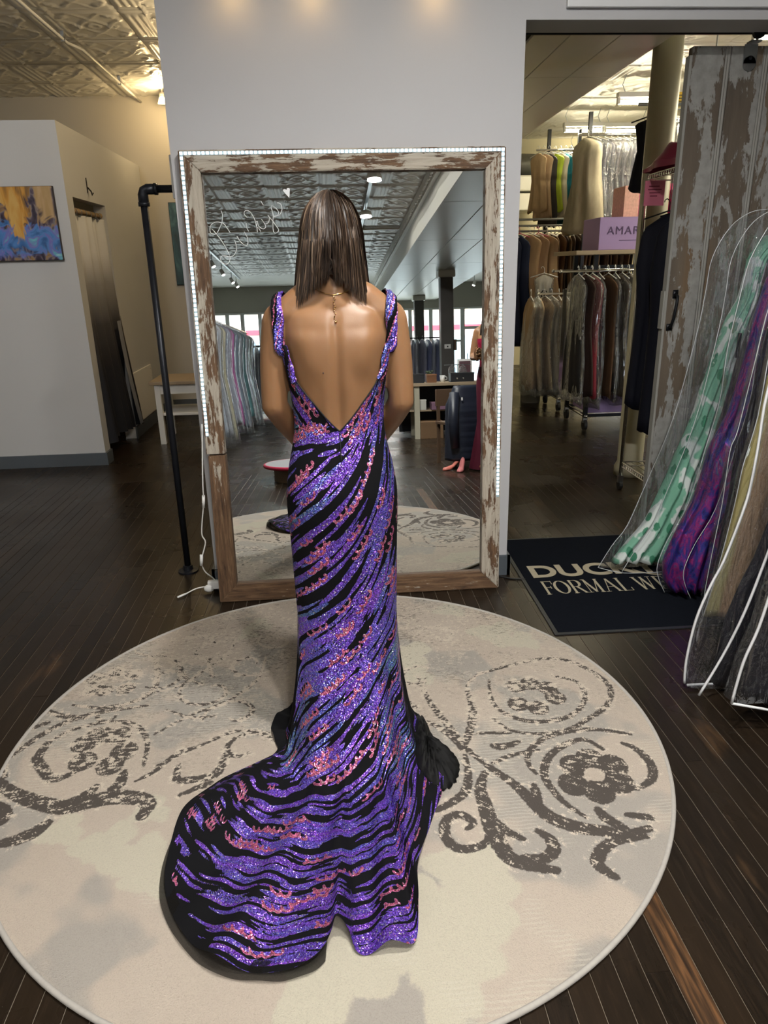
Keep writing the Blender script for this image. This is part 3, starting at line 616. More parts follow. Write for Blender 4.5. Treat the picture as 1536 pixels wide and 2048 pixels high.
# ------------------------------------------------------------------ rug
STROKES= [(0.0112, [(0.702, -0.468),(0.667, -0.417),(0.644, -0.356),(0.638, -0.276),(0.681, -0.195),(0.755, -0.143),(0.819, -0.129),(0.859, -0.184)]),(0.01, [(0.614, -0.274),(0.602, -0.226),(0.626, -0.16),(0.694, -0.105),(0.775, -0.081),(0.876, -0.081),(0.977, -0.119)]),(0.0125, [(0.933, -0.161),(0.965, -0.195),(0.98, -0.265),(0.955, -0.336),(0.891, -0.373)]),(0.02, [(0.471, -0.222),(0.527, -0.301),(0.559, -0.365),(0.587, -0.433),(0.62, -0.475),(0.681, -0.511),(0.742, -0.528),(0.791, -0.544),(0.859, -0.529)]),(0.0138, [(0.593, -0.325),(0.584, -0.4)]),(0.015, [(0.746, -0.441),(0.759, -0.481),(0.797, -0.53)]),(0.0112, [(0.82, -0.472),(0.882, -0.49)]),(0.0213, [(0.457, -0.257),(0.428, -0.326),(0.429, -0.393),(0.429, -0.471),(0.436, -0.538),(0.455, -0.595),(0.5, -0.623),(0.562, -0.645)]),(0.0163, [(0.554, -0.506),(0.578, -0.538),(0.576, -0.58),(0.538, -0.603),(0.487, -0.595)]),(0.0112, [(0.445, -0.45),(0.468, -0.498),(0.504, -0.53)]),(0.0138, [(0.425, -0.463),(0.406, -0.528),(0.358, -0.551),(0.312, -0.54),(0.295, -0.488),(0.312, -0.437),(0.354, -0.425),(0.381, -0.459),(0.361, -0.479)]),(0.0163, [(0.841, -0.557),(0.743, -0.568),(0.691, -0.605),(0.677, -0.643),(0.705, -0.681)]),(0.0125, [(0.412, -0.167),(0.404, -0.261),(0.383, -0.33),(0.333, -0.375),(0.283, -0.402)]),(0.0088, [(0.544, 0.022),(0.588, -0.051),(0.674, -0.081),(0.779, -0.071),(0.863, -0.024),(0.959, 0.048),(1.014, 0.155),(0.998, 0.252),(0.919, 0.363),(0.806, 0.383),(0.636, 0.335),(0.534, 0.29),(0.492, 0.226)]),(0.0088, [(0.581, 0.257),(0.564, 0.115),(0.607, 0.026),(0.693, -0.017),(0.817, 0.004),(0.9, 0.103),(0.906, 0.207),(0.831, 0.257)]),(0.0125, [(0.487, 0.2),(0.485, 0.075),(0.453, -0.036),(0.423, -0.108)]),(0.0112, [(0.318, 0.314),(0.34, 0.14),(0.373, 0.028),(0.403, -0.074),(0.424, -0.138),(0.471, -0.222)]),(0.0138, [(0.599, -0.116),(0.542, -0.136),(0.511, -0.127)]),(0.0075, [(0.652, -0.162),(0.556, -0.182),(0.492, -0.214)]),(0.0088, [(0.264, 0.04),(0.329, 0.01),(0.379, -0.061),(0.405, -0.136)]),(0.0063, [(0.459, -0.059),(0.513, -0.059),(0.585, -0.067)]),(0.0275, [(-1.066, -0.128),(-1.0, -0.189),(-0.91, -0.241),(-0.812, -0.276),(-0.732, -0.259),(-0.665, -0.249),(-0.592, -0.264),(-0.559, -0.293),(-0.568, -0.34)]),(0.0112, [(-1.039, -0.122),(-1.08, -0.051),(-1.053, 0.006),(-1.004, 0.097),(-0.946, 0.158),(-0.87, 0.197),(-0.791, 0.213),(-0.683, 0.226)]),(0.0163, [(-0.833, -0.124),(-0.886, -0.147),(-0.944, -0.084),(-0.976, -0.032),(-0.968, 0.049)]),(0.0088, [(-0.968, 0.049),(-0.909, 0.109),(-0.799, 0.143),(-0.696, 0.109),(-0.634, 0.014),(-0.617, -0.109)]),(0.0163, [(-0.673, -0.131),(-0.67, -0.187),(-0.687, -0.212)]),(0.0163, [(-0.74, -0.193),(-0.767, -0.238),(-0.815, -0.267)]),(0.01, [(-0.959, 0.262),(-0.852, 0.232),(-0.758, 0.246),(-0.689, 0.316),(-0.692, 0.426),(-0.738, 0.566),(-0.823, 0.623)]),(0.0112, [(-1.042, 0.24),(-0.972, 0.196),(-0.89, 0.176)]),(0.0138, [(-0.504, -0.121),(-0.497, -0.187),(-0.453, -0.196),(-0.383, -0.18),(-0.361, -0.116),(-0.36, -0.056)]),(0.01, [(-0.471, -0.26),(-0.39, -0.216)]),(0.02, [(-0.948, -0.408),(-0.904, -0.398),(-0.86, -0.373),(-0.835, -0.337)]),(0.02, [(-1.01, -0.247),(-0.978, -0.283),(-0.969, -0.32)]),(0.01, [(-0.64, 0.719),(-0.558, 0.726),(-0.498, 0.66)]),(0.01, [(-1.068, 0.126),(-1.014, 0.16)]),(0.0075, [(-0.737, 0.597),(-0.646, 0.54),(-0.574, 0.399),(-0.505, 0.35)]),(0.0075, [(-0.624, -0.183),(-0.573, -0.142),(-0.526, -0.069),(-0.469, -0.035)]),(0.0063, [(-0.606, 0.193),(-0.512, 0.135),(-0.43, 0.138)]),(0.0075, [(-0.523, 0.557),(-0.476, 0.402)]),(0.0088, [(0.286, 0.109),(0.262, 0.148)])]
PETALS= [(0.0575, [(0.743, -0.25),(0.801, -0.227),(0.861, -0.262),(0.85, -0.338),(0.776, -0.374),(0.712, -0.333)]),(0.0475, [(0.674, 0.206),(0.728, 0.213),(0.785, 0.18),(0.795, 0.115),(0.715, 0.062),(0.652, 0.093)]),(0.055, [(-0.843, 0.026),(-0.81, 0.065),(-0.742, 0.058),(-0.699, -0.031),(-0.725, -0.098),(-0.82, -0.068)]),(0.045, [(-0.927, 0.438),(-0.862, 0.474),(-0.788, 0.451),(-0.793, 0.354),(-0.872, 0.35),(-0.917, 0.355)])]
BLOBS= [(0.1, (0.529, 0.86)),(0.14, (0.684, 0.617)),(0.1, (0.782, 0.537)),(0.14, (0.298, 0.479)),(0.1, (0.312, 0.329)),(0.15, (0.338, -0.63)),(0.14, (0.36, -0.718)),(0.09, (-0.779, -0.373)),(0.12, (-0.638, -0.446)),(0.08, (-0.545, -0.319)),(0.12, (-0.544, -0.504)),(0.1, (-0.49, -0.562)),(0.08, (-0.33, 0.808)),(0.06, (-0.373, 0.722)),(0.2, (0.194, -0.754)),(0.17, (0.244, -0.888)),(0.2, (-0.02, -0.863))]
def seg_sdf(P, pts):
    pts = np.array(pts, float); d = np.full(len(P), 9.)
    for a, b in zip(pts[:-1], pts[1:]):
        ab = b-a; t = np.clip(((P-a)@ab)/max(ab@ab, 1e-9), 0, 1); d = np.minimum(d, np.hypot(*(P-a-t[:, None]*ab).T))
    return d
def spl2(pts, k=4): return [(p.x, p.y) for p in smooth_path([(x, y, 0) for x, y in pts], k)]
NR = 436; RR = 1.072
g = np.linspace(-RR, RR, NR); gx, gy = np.meshgrid(g, g); P = np.stack([gx.ravel(), gy.ravel()], -1)
dk = np.full(len(P), 9.); cbd = np.full(len(P), 9.)
def curl(cx, cy_, r0, a0, turns, w_): return (w_, [(cx+r0*(1-.75*k/11)*math.cos(a0+turns*2*PI*k/11), cy_+r0*(1-.75*k/11)*math.sin(a0+turns*2*PI*k/11)) for k in range(12)])
STROKES += [curl(-.47, .30, .13, 2.2, .9, .007), curl(-.34, .48, .10, -.6, -.9, .007), curl(-.50, .58, .10, 1.0, .8, .006), curl(-.36, .14, .11, 3.3, -.85, .008), curl(-.30, -.06, .10, .3, .8, .008), curl(-.66, .42, .09, 4.0, .8, .007), curl(-.24, .66, .09, 2.5, .8, .006), curl(.32, .30, .09, 1.0, .8, .007), curl(.45, .62, .10, 3.0, -.8, .006), curl(-.80, .18, .07, 1.0, .8, .006), curl(.05, .78, .11, .5, .8, .006), curl(-.12, .84, .09, 2.5, -.8, .006)]
STROKES += [(.006, [(-.62, .05), (-.50, .16), (-.40, .22), (-.30, .36), (-.28, .52)]), (.006, [(-.72, .30), (-.60, .34), (-.52, .44), (-.44, .56), (-.42, .70)]), (.006, [(-.58, -.12), (-.44, -.02), (-.34, .04), (-.22, .02)])]
for wd, pts in STROKES:
    q = np.array(spl2(pts)); lo, hi = q.min(0)-.1, q.max(0)+.1; m = np.where(((P > lo) & (P < hi)).all(1))[0]
    if not len(m): continue
    best = np.full(len(m), 9.); L = len(q)
    for i in range(L-1):
        tpr = .45+.55*math.sin(PI*min(1, max(0, (i+.5)/L))); best = np.minimum(best, seg_sdf(P[m], q[i:i+2]) - wd*1.15*tpr)
    dk[m] = np.minimum(dk[m], best)
    if (q[:, 1].mean() > -.55) and abs(q[:, 0].mean()) > .15:      # mirrored repeats toward the far, hidden side of the pattern
        pass
for r_, pts in PETALS:
    c = np.mean(pts, 0)
    for p in pts:
        d = np.hypot((P[:, 0]-p[0]), (P[:, 1]-p[1])*.9)-r_*.8; dk = np.minimum(dk, np.maximum(d, r_*.55-np.hypot(P[:, 0]-c[0], P[:, 1]-c[1])))
for wd, p in BLOBS:
    a_ = np.arctan2(P[:, 1]-p[1], P[:, 0]-p[0]); cbd = np.minimum(cbd, np.hypot(P[:, 0]-p[0], (P[:, 1]-p[1])*.95)-wd*.66*(1+.25*np.sin(3*a_+wd*40)+.10*np.sin(7*a_+wd*90)))
dk = np.clip(dk, -.1, .1); cbd = np.clip(cbd, -.1, .2)
fz = np.clip(.42+.75*(P[:, 1]+.10)-.25*np.abs(P[:, 0]+.1), 0, 1)      # how worn the print is
keep = np.hypot(P[:, 0], P[:, 1]) < RR-.004
F = gridfaces(NR, NR); F = F[keep[F].all(1)]
used = np.unique(F); remap = np.full(len(P), -1); remap[used] = np.arange(len(used)); F = remap[F]
zr_ = .011 + .0012*np.sin(P[:, 0]*9+np.sin(P[:, 1]*7))
ru = empty('rug', (-.04, 2.055, 0), 'large round cream and grey rug with worn scroll pattern', 'rug')
t = NT('rug_pile'); v = t.coord()
n_f = t.noise(v, 95, 3, .7); n_m = t.noise(v, 48, 4, .7); n_l = t.noise(v, 3, 4)
d_ = t.attr('dark'); cb_ = t.attr('cream'); fz_ = t.attr('worn')
dist = t.math('ADD', d_, t.math('MULTIPLY', t.math('SUBTRACT', n_f, .5), .016))
mask = t.step(dist, .003, -.002)
hole = t.step(t.math('ADD', t.math('ADD', n_m, t.math('MULTIPLY', n_f, .55)), t.math('MULTIPLY', fz_, .26)), .86, .92)
halo = t.math('MULTIPLY', t.step(dist, .022, .006), t.step(t.math('ADD', n_m, t.math('MULTIPLY', n_f, .5)), .80, .86))
base_c = t.mix(n_l, (.51, .435, .36), (.585, .505, .42))
base_c = t.mix(t.step(t.noise(v, 2.1, 3), .48, .54), base_c, (.42, .385, .34))
base_c = t.mix(t.step(t.math('ADD', cb_, t.math('MULTIPLY', t.math('SUBTRACT', n_f, .5), .030)), .008, -.008), base_c, (.59, .545, .435))
wv = t.new('ShaderNodeTexWave', wave_type='BANDS', bands_direction='Y', i_Scale=24, i_Distortion=3.5); t.l(v, wv.inputs[0])
ribs = t.math('MULTIPLY', t.step(wv.outputs['Fac'], .6, .75), t.step(t.noise(v, 2.6, 2), .56, .60))
base_c = t.mix(t.math('MULTIPLY', ribs, .38), base_c, (.64, .60, .50))
base_c = t.mix(halo, base_c, (.70, .62, .51))
spk = t.math('MULTIPLY', t.step(t.math('ADD', t.noise(v, 62, 4, .75), t.math('MULTIPLY', t.noise(v, 7, 3), .35)), .72, .77), fz_)
base_c = t.mix(t.math('MULTIPLY', spk, .8), base_c, (.70, .62, .50))
spd = t.math('MULTIPLY', t.step(t.math('ADD', t.noise(t.coord((1, 2.2, 1)), 55, 4, .75), t.math('MULTIPLY', t.noise(v, 5, 3), .45)), .80, .84), fz_)
base_c = t.mix(t.math('MULTIPLY', spd, .75), base_c, (.16, .14, .12))
c = t.mix(mask, base_c, t.mix(hole, (.095, .082, .072), (.64, .56, .46)))
grain = t.noise(t.coord((1, 1, 1)), 240, 3, .85)
c = t.mix(t.step(grain, .45, .70), c, t.mix(.20, c, (.14, .125, .11)))
t.base(c); t.set(.95, spec=.1); t.bump(t.math('ADD', t.math('MULTIPLY', n_f, .5), grain), .8, .006)
npmesh('pile', np.stack([P[used, 0], P[used, 1], zr_[used]], -1), F, t.m, ru, True, {'dark': dk[used], 'cream': cbd[used], 'worn': fz[used]})
m_bind = plain('rug_binding', (.40, .375, .34), .9, var=.15, vs=80)
MB().tube([((RR-.004)*math.cos(a), (RR-.004)*math.sin(a), .0075) for a in np.linspace(0, 2*PI, 161)], .0075, 8, False).build('binding', m_bind, ru, True)
MB().lathe([(RR-.006, .0005), (RR-.006, .008)], n=96).build('backing', m_bind, ru)

# ------------------------------------------------------------------ people
ZT = np.array([.40, .48, .60, .75, .82, .88, .95, 1.02, 1.07, 1.13, 1.20, 1.26, 1.31, 1.35, 1.385, 1.41, 1.43, 1.45])
TA = np.array([.150, .150, .153, .156, .159, .158, .147, .130, .1225, .124, .132, .141, .147, .149, .140, .108, .072, .055])
TB = np.array([.100, .098, .094, .100, .110, .112, .098, .078, .072, .078, .088, .095, .097, .091, .075, .060, .052, .050])
TF = np.array([.095, .092, .090, .090, .088, .088, .090, .088, .085, .090, .110, .116, .098, .082, .068, .055, .050, .050])
zi = np.linspace(.40, 1.45, 211); ker = np.exp(-.5*(np.arange(-6, 7)/2.6)**2); ker /= ker.sum()
def smt(T):
    y = np.interp(zi, ZT, T); return np.convolve(np.pad(y, 6, 'edge'), ker, 'valid')
SA, SB, SF = smt(TA), smt(TB), smt(TF)
def torso(phi, z, off=0.0):
    phi = np.asarray(phi, float); z = np.asarray(z, float)
    a = np.interp(z, zi, SA); bb = np.interp(z, zi, SB); bf = np.interp(z, zi, SF)
    s, c = np.sin(phi), np.cos(phi); e = .88
    x = (a+off)*np.sign(s)*np.abs(s)**e; y = -np.where(c > 0, bb+off, bf+off)*np.sign(c)*np.abs(c)**e
    return np.stack([x, y, z+0*x], -1)
def limb(mb, pts, r, n=14, k=5):
    P = smooth_path(pts, k); m = len(P); rr = list(np.interp(np.linspace(0, 1, m), np.linspace(0, 1, len(r)), r)); mb.tube(P, rr, n)
    mb.ball(P[0], rr[0], 12); mb.ball(P[-1], rr[-1], 12)
def hand(mb, wrist, palm_dir, side, spread):
    # palm, four fingers of different length with knuckle bends and a thumb from the side of the palm
    w_, d, s_ = Vector(wrist), Vector(palm_dir).normalized(), Vector(spread).normalized(); nrm = d.cross(s_).normalized()
    kn = w_ + d*.082
    for j in range(6):
        o = (j-2.5)*.0135; mb.tube([w_+s_*o*.75, w_+d*.04+s_*o, kn+s_*o*1.05], [.014, .0145, .011], 8)
    for j, L in enumerate((.062, .074, .068, .052)):
        o = (j-1.5)*.0225; b0 = kn+s_*o
        p1 = b0+d*L*.45+s_*o*.06; p2 = p1+(d*.85+nrm*.5).normalized()*L*.33; p3 = p2+(d*.6+nrm*.8).normalized()*L*.25
        mb.tube([b0-d*.012, b0, p1, p2, p3], [.0095, .009, .0085, .008, .0065], 8)
    b0 = w_+d*.025-s_*.032
    mb.tube([b0, b0-s_*.014+d*.018, b0-s_*.022+d*.042, b0-s_*.018+d*.066+nrm*.008], [.012, .0115, .0095, .007], 8)
def body_mesh(name, arms, mat, skin_detail=True):
    mb = MB(); ph = np.linspace(-PI, PI, 49)[:-1]
    zs_ = np.linspace(.74, 1.45, 40); mb.rings([[tuple(p) for p in torso(ph, z)] for z in zs_])
    for s in (-1, 1):
        mb.tube([(s*.03, -.005, 1.45), (s*.085, -.012, 1.425), (s*.145, -.008, 1.378)], [.040, .040, .040], 12)
        mb.ball((s*.152, .0, 1.368), (.047, .046, .048), 14)
        limb(mb, [(s*.075, 0, .84), (s*.075, .01, .50), (s*.065, -.005, .30), (s*.06, -.01, .13)], [.078, .066, .052, .054, .034])
        limb(mb, [(s*.06, -.015, .125), (s*.06, .06, .078), (s*.06, .13, .046)], [.034, .034, .022])
        sh, el, wr_, hd_, sp_ = arms[s]
        limb(mb, [sh, tuple((Vector(sh)+Vector(el))*.5+Vector((s*.004, 0, 0))), el], [.045, .0435, .040, .037])
        limb(mb, [el, tuple((Vector(el)+Vector(wr_))*.5), wr_], [.038, .037, .030, .0245])
        hand(mb, wr_, hd_, s, sp_)
    mb.tube([(0, -.012, 1.40), (0, -.006, 1.46), (0, .004, 1.53)], [.060, .052, .052], 16)
    mb.ball((0, .018, 1.582), (.072, .090, .098), 20); mb.ball((0, .060, 1.525), (.052, .050, .052), 16)
    mb.tube([(0, .10, 1.585), (0, .121, 1.555), (0, .112, 1.548)], [.009, .012, .011], 8)
    for s in (-1, 1): mb.ball((s*.073, .02, 1.57), (.010, .018, .030), 8)
    me = bpy.data.meshes.new(name+'_src'); me.from_pydata(mb.v, [], mb.f); ob = bpy.data.objects.new(name+'_src', me); COL.objects.link(ob)
    md = ob.modifiers.new('r', 'REMESH'); md.mode = 'VOXEL'; md.voxel_size = .0055
    md = ob.modifiers.new('s', 'SMOOTH'); md.factor = .5; md.iterations = 7
    dg = bpy.context.evaluated_depsgraph_get(); me2 = bpy.data.meshes.new_from_object(ob.evaluated_get(dg)); bpy.data.objects.remove(ob); me2.name = name
    n = len(me2.vertices); a = np.empty(n*3, np.float32); me2.vertices.foreach_get('co', a); a = a.reshape(-1, 3)
    nn = np.empty(n*3, np.float32); me2.vertices.foreach_get('normal', nn); nn = nn.reshape(-1, 3)
    bk = np.clip(-nn[:, 1]*1.4, 0, 1); x, z = a[:, 0], a[:, 2]
    tor = (np.abs(x) < .17) & (z < 1.45) & (z > .9)
    d = -.0075*np.exp(-(x/.013)**2)*np.clip((z-1.0)/.08, 0, 1)*np.clip((1.42-z)/.06, 0, 1)
    d += .0035*np.exp(-((np.abs(x)-.032)/.016)**2)*np.clip((1.25-z)/.06, 0, 1)*np.clip((z-1.0)/.05, 0, 1)
    for s, am in ((-1, .0065), (1, .010)):
        u = x*s; w1 = (z-1.315)/.062; w2 = (u-(.085+.15*(z-1.30)))/.034
        d += am*np.exp(-w1**2-w2**2)
        d += am*.45*np.exp(-((z-1.25)/.042)**2-((u-.074)/.032)**2)
        d -= am*.16*np.exp(-((z-1.21)/.045)**2-((u-.050)/.03)**2)
        d += .004*np.exp(-((z-1.385)/.016)**2-((u-.10)/.05)**2)
        d -= .003*np.exp(-((z-1.345)/.016)**2-((u-.07)/.05)**2)
    for zv in np.arange(1.36, 1.46, .022): d += .0022*np.exp(-(x/.009)**2-((z-zv)/.008)**2)
    a += nn*(d*bk*tor)[:, None]
    # face: eye sockets and lips
    fr = np.clip(nn[:, 1]*1.5, 0, 1)*(z > 1.47)
    f_ = -.006*(np.exp(-((np.abs(x)-.032)/.013)**2-((z-1.585)/.010)**2)) + .004*np.exp(-(x/.020)**2-((z-1.513)/.005)**2) - .003*np.exp(-(x/.022)**2-((z-1.520)/.003)**2)
    a += nn*(f_*fr)[:, None]
    me2.vertices.foreach_set('co', a.ravel()); me2.update(); me2.materials.clear()
    o = mk(name, me2, mat, None, True); return o, a
ts = NT('tanned_skin'); v = ts.coord(); n_ = ts.noise(v, 14, 4)
cskin = ts.mix(n_, (.245, .124, .056), (.285, .150, .075)); 
ts.base(cskin); ts.set(.42, spec=.4, Subsurface_Weight=.12, Subsurface_Scale=.01); ts.b.inputs['Subsurface Radius'].default_value = (1.0, .35, .15); ts.bump(ts.noise(v, 420, 2), .06, .002)
m_skin = ts.m
WX, WY = .015, 2.05
arms = {}
for s in (-1, 1):
    arms[s] = ((s*.158, .0, 1.362), (s*.182, -.008, 1.135), (s*.105, .175, .955), (-s*.55, .45, -.75), (s*.75, .15, -.5))
wo, wv_ = body_mesh('person', arms, m_skin)
wo.location = (WX, WY, 0)
tag(wo, 'person seen from behind in a purple sequin gown on the rug, long brown hair', 'person')
from mathutils.bvhtree import BVHTree
bvh = BVHTree.FromPolygons([tuple(p) for p in wv_], [tuple(p.vertices) for p in wo.data.polygons])
def snap(p, off):
    q, nrm, i, d = bvh.find_nearest(Vector(p)); return q+nrm*off
MB().ball((-.038+WX-WX, bvh.ray_cast(Vector((-.038, -.4, 1.232)), Vector((0, 1, 0)))[0].y, 1.232), (.0022, .0016, .0028), 8).build('mole', plain('mole_brown', (.06, .03, .02), .6), wo)
for s in (-1, 1): MB().ball((s*.032, .094, 1.585), .010, 10).build('eye', plain('eye_white', (.75, .72, .70), .2), wo, True)
for s in (-1, 1): MB().ball((s*.032, .1015, 1.585), (.0048, .0035, .0048), 8).build('iris', plain('iris_brown%d' % s, (.06, .035, .02), .2), wo, True)

# ---- sequin gown
NU, NV, NV1 = 540, 500, 235
s_ = np.linspace(-1, 1, NU); phi = PI*np.sign(s_)*np.abs(s_)**1.28
deg = np.degrees(phi); ad = np.abs(deg)
ztop = np.interp(ad, [0, 6, 14, 28, 42, 54, 64, 72, 80, 95, 115, 132, 150, 168, 180], [1.068, 1.085, 1.107, 1.148, 1.184, 1.216, 1.25, 1.262, 1.252, 1.225, 1.228, 1.262, 1.30, 1.285, 1.262])
tv = np.linspace(0, 1, NV1)
Z = ztop[None, :]*(1-tv[:, None]) + .48*tv[:, None]
up = torso(np.broadcast_to(phi, Z.shape), Z, .0075)
HEM = [(-180, 0, 2.29), (-150, -.10, 2.28), (-120, -.22, 2.20), (-103, -.262, 2.11), (-90, -.245, 2.02), (-83, -.235, 1.965), (-76, -.30, 1.90), (-69, -.40, 1.816), (-60, -.479, 1.66), (-48, -.487, 1.468), (-37, -.429, 1.33), (-26, -.324, 1.221), (-16, -.198, 1.186), (-9, -.109, 1.196), (-5.5, -.064, 1.235), (-3, -.045, 1.27), (-1, -.02, 1.26), (1, .002, 1.214), (8, .07, 1.215), (14, .132, 1.224), (21, .152, 1.32), (28, .165, 1.43), (38, .217, 1.59), (52, .275, 1.73), (66, .29, 1.86), (85, .275, 2.0), (108, .235, 2.14), (150, .10, 2.27), (180, 0, 2.29)]
HEM = np.array([tuple(p) for p in smooth_path(HEM, 8)]); hx = np.interp(deg, HEM[:, 0], HEM[:, 1])-WX; hy = np.interp(deg, HEM[:, 0], HEM[:, 2])-WY
K = up[-1]; Hm = np.stack([hx, hy, np.full(NU, .014)], -1)
D = Hm-K; D[:, 2] = 0; Dl = np.hypot(D[:, 0], D[:, 1]); dh = D/np.maximum(Dl, 1e-6)[:, None]
cl = np.minimum(np.interp(ad, [0, 20, 45, 75, 110, 180], [.25, .22, .15, .075, .06, .08]), Dl*.85); Cn = K+dh*cl[:, None]; Cn[:, 2] = .016
NV2 = NV-NV1; fall_len = .5; fl_len = np.maximum(Dl-cl, .004)
tt = np.linspace(0, 1, NV2+1)[1:]
frac = fall_len/(fall_len+fl_len)
S = tt[:, None]; inf = S < frac[None, :]
tb = np.clip(S/frac[None, :], 0, 1)[..., None]; tf = np.clip((S-frac[None, :])/np.maximum(1-frac[None, :], 1e-6), 0, 1)[..., None]
P0 = K[None]; P1 = (K+np.array([0, 0, -.27])+dh*(cl*.12)[:, None])[None]; P2 = (Cn-dh*(cl*.42)[:, None]+np.array([0, 0, .035]))[None]; P3 = Cn[None]
bez = P0*(1-tb)**3+3*P1*tb*(1-tb)**2+3*P2*tb**2*(1-tb)+P3*tb**3
flo = Cn[None]*(1-tf)+Hm[None]*tf
low = np.where(inf[..., None], bez, flo)
ph2 = np.broadcast_to(phi, low.shape[:2])
fold = .5*np.cos(11*ph2+.5)+.32*np.cos(17*ph2+2)+.25*np.cos(5*ph2+1.)
amp = .014*np.clip(S*2.2, 0, 1)*np.where(inf, 1, 0)*np.ones_like(ph2); amp *= np.where(inf, np.clip((frac[None]-S)/.08, 0, 1), 0)
low[..., :2] += (dh[None, :, :2])*(fold*amp)[..., None]
fm = np.where(inf, np.clip((S-frac[None]*.75)/(frac[None]*.25), 0, 1), 1)
rip = .5+.5*np.cos(15*ph2+2.6*np.sin(3*ph2)+3*S); rip2 = .5+.5*np.sin(31*ph2+9*S)
low[..., 2] += fm*(.026*rip**2+.008*rip2)*np.clip(fl_len[None]/.2, .5, 1)
low[..., 2] += .050*np.exp(-((np.degrees(ph2)+3.2)/2.4)**2)*np.clip((S-.66)/.25, 0, 1)**1.2      # lifted arch at the hem
low[..., 2] += .028*np.exp(-((np.degrees(ph2)-22)/9)**2)*np.clip((S-.5)/.4, 0, 1)
low[..., 2] += .020*np.exp(-((np.degrees(ph2)+62)/7)**2)*np.clip((S-.35)/.3, 0, 1)
low[..., 2] = np.maximum(low[..., 2], .0155)
G = np.concatenate([up, low], 0)
# unwrap: p along the rows from the centre back, q down the columns
c0 = NU//2
dp = np.linalg.norm(np.diff(G, axis=1), axis=2); p_ = np.concatenate([np.zeros((NV, 1)), np.cumsum(dp, 1)], 1); p_ -= p_[:, c0:c0+1]
dq = np.linalg.norm(np.diff(G, axis=0), axis=2); q_ = np.concatenate([np.zeros((1, NU)), np.cumsum(dq, 0)], 0)
q_ = .48-(q_-q_[NV1-1:NV1]); 
ker2 = np.ones(9)/9
PQ = np.stack([p_.ravel(), q_.ravel()], -1)
hemd = ((1-np.concatenate([np.zeros(NV1), tt]))[:, None]*(fall_len+fl_len)[None]).ravel()
sq = np.full(len(PQ), .02); pk = np.full(len(PQ), .02); tn = np.full(len(PQ), .3)
def ang(p, q):
    n = mnoise.noise(Vector((p*3.1, q*3.1, 3.3)))
    if q > .95: a = 34+26*max(0, min(1, (p+.05)/.15))
    elif q > .45: a = 36+24*max(0, min(1, (p+.08)/.2))
    elif q > .05: a = 48-10*(.45-q)/.4
    else: a = 34-22*min(1, (.05-q)/.35)
    if q > 1.0 and p < 0: a = -38+(1.2-q)*40 if q > 1.09 else a-20
    if q < .0 and p < -.25: a -= 14*min(1, (-.25-p)/.3)
    if q < -.05 and p > .3: a += 25
    return R(a+n*20)
def stroke(p, q, L, wig=0):
    pts = [(p, q)]; st = .008; n = int(L/st/2)
    for sg in (1, -1):
        x, y = p, q; o = []
        for i in range(n):
            a = ang(x, y); x += math.cos(a)*st*sg; y += math.sin(a)*st*sg; o.append((x, y))
        pts = pts+o if sg == 1 else o[::-1]+pts
    return np.array(pts)
def splat(pts, w0, arr, tone=None, taper=True):
    lo, hi = pts.min(0)-.02, pts.max(0)+.02
    m = np.where((PQ[:, 0] > lo[0]) & (PQ[:, 0] < hi[0]) & (PQ[:, 1] > lo[1]) & (PQ[:, 1] < hi[1]))[0]
    if len(m) < 2: return
    Q = PQ[m]; n = len(pts); best = np.full(len(m), 9.)
    for i in range(n-1):
        a, b = pts[i], pts[i+1]; ab = b-a; t = np.clip(((Q-a)@ab)/max(ab@ab, 1e-12), 0, 1); u = (i+t)/(n-1)
        wd = w0*(np.sin(PI*u)**.55) if taper else w0
        best = np.minimum(best, np.hypot(Q[:, 0]-a[0]-t*ab[0], Q[:, 1]-a[1]-t*ab[1])-wd)
    if tone is not None:
        k = best < arr[m]; k2 = k & (best < .004); tn[m[k2]] = tone
    arr[m] = np.minimum(arr[m], best)
r2 = random.Random(11)
def region(p0, p1, q0, q1, n, npk, wmin, wmax, Lmin, Lmax):
    for _ in range(n):
        p, q = r2.uniform(p0, p1), r2.uniform(q0, q1)
        edge_t = min(1, abs(p)/.17) if q > .0 else .3
        tone = max(0, min(1, .08+.62*edge_t*(r2.random()**.7)+r2.uniform(-.1, .32)))
        splat(stroke(p, q, r2.uniform(Lmin, Lmax)), r2.uniform(wmin, wmax), sq, tone)
    for _ in range(npk):
        p, q = r2.uniform(p0, p1), r2.uniform(q0, q1); c_ = stroke(p, q, r2.uniform(.05, .12)); i = np.arange(len(c_))
        d_ = np.gradient(c_, axis=0); nrm = np.stack([-d_[:, 1], d_[:, 0]], -1)/np.maximum(np.linalg.norm(d_, axis=1), 1e-9)[:, None]
        fine = np.linspace(0, len(c_)-1, len(c_)*4); cf = np.stack([np.interp(fine, i, c_[:, k]) for k in (0, 1)], -1); nf = np.stack([np.interp(fine, i, nrm[:, k]) for k in (0, 1)], -1)
        tf_ = np.stack([nf[:, 1], -nf[:, 0]], -1); cf = cf+nf*(.0066*np.sin(fine*1.9+p*50))[:, None]+tf_*(.0062*np.cos(fine*1.9+p*50+.5*np.sin(fine*.7)))[:, None]
        splat(cf, r2.uniform(.0030, .0042), pk, None, False)
region(-.42, .42, .45, 1.12, 230, 62, .0028, .0088, .08, .28)
region(-.30, .30, .05, .47, 185, 34, .0025, .0080, .08, .28)
region(-.42, .42, -.72, .06, 360, 52, .0022, .0068, .10, .32)
region(-1.2, -.38, -.75, .05, 210, 34, .0018, .0056, .08, .24)
region(.30, .9, -.30, .05, 60, 12, .0035, .008, .10, .25)
region(-.28, -.01, 1.04, 1.28, 44, 18, .003, .0065, .06, .15); region(.01, .28, 1.04, 1.28, 44, 18, .003, .0065, .06, .15)
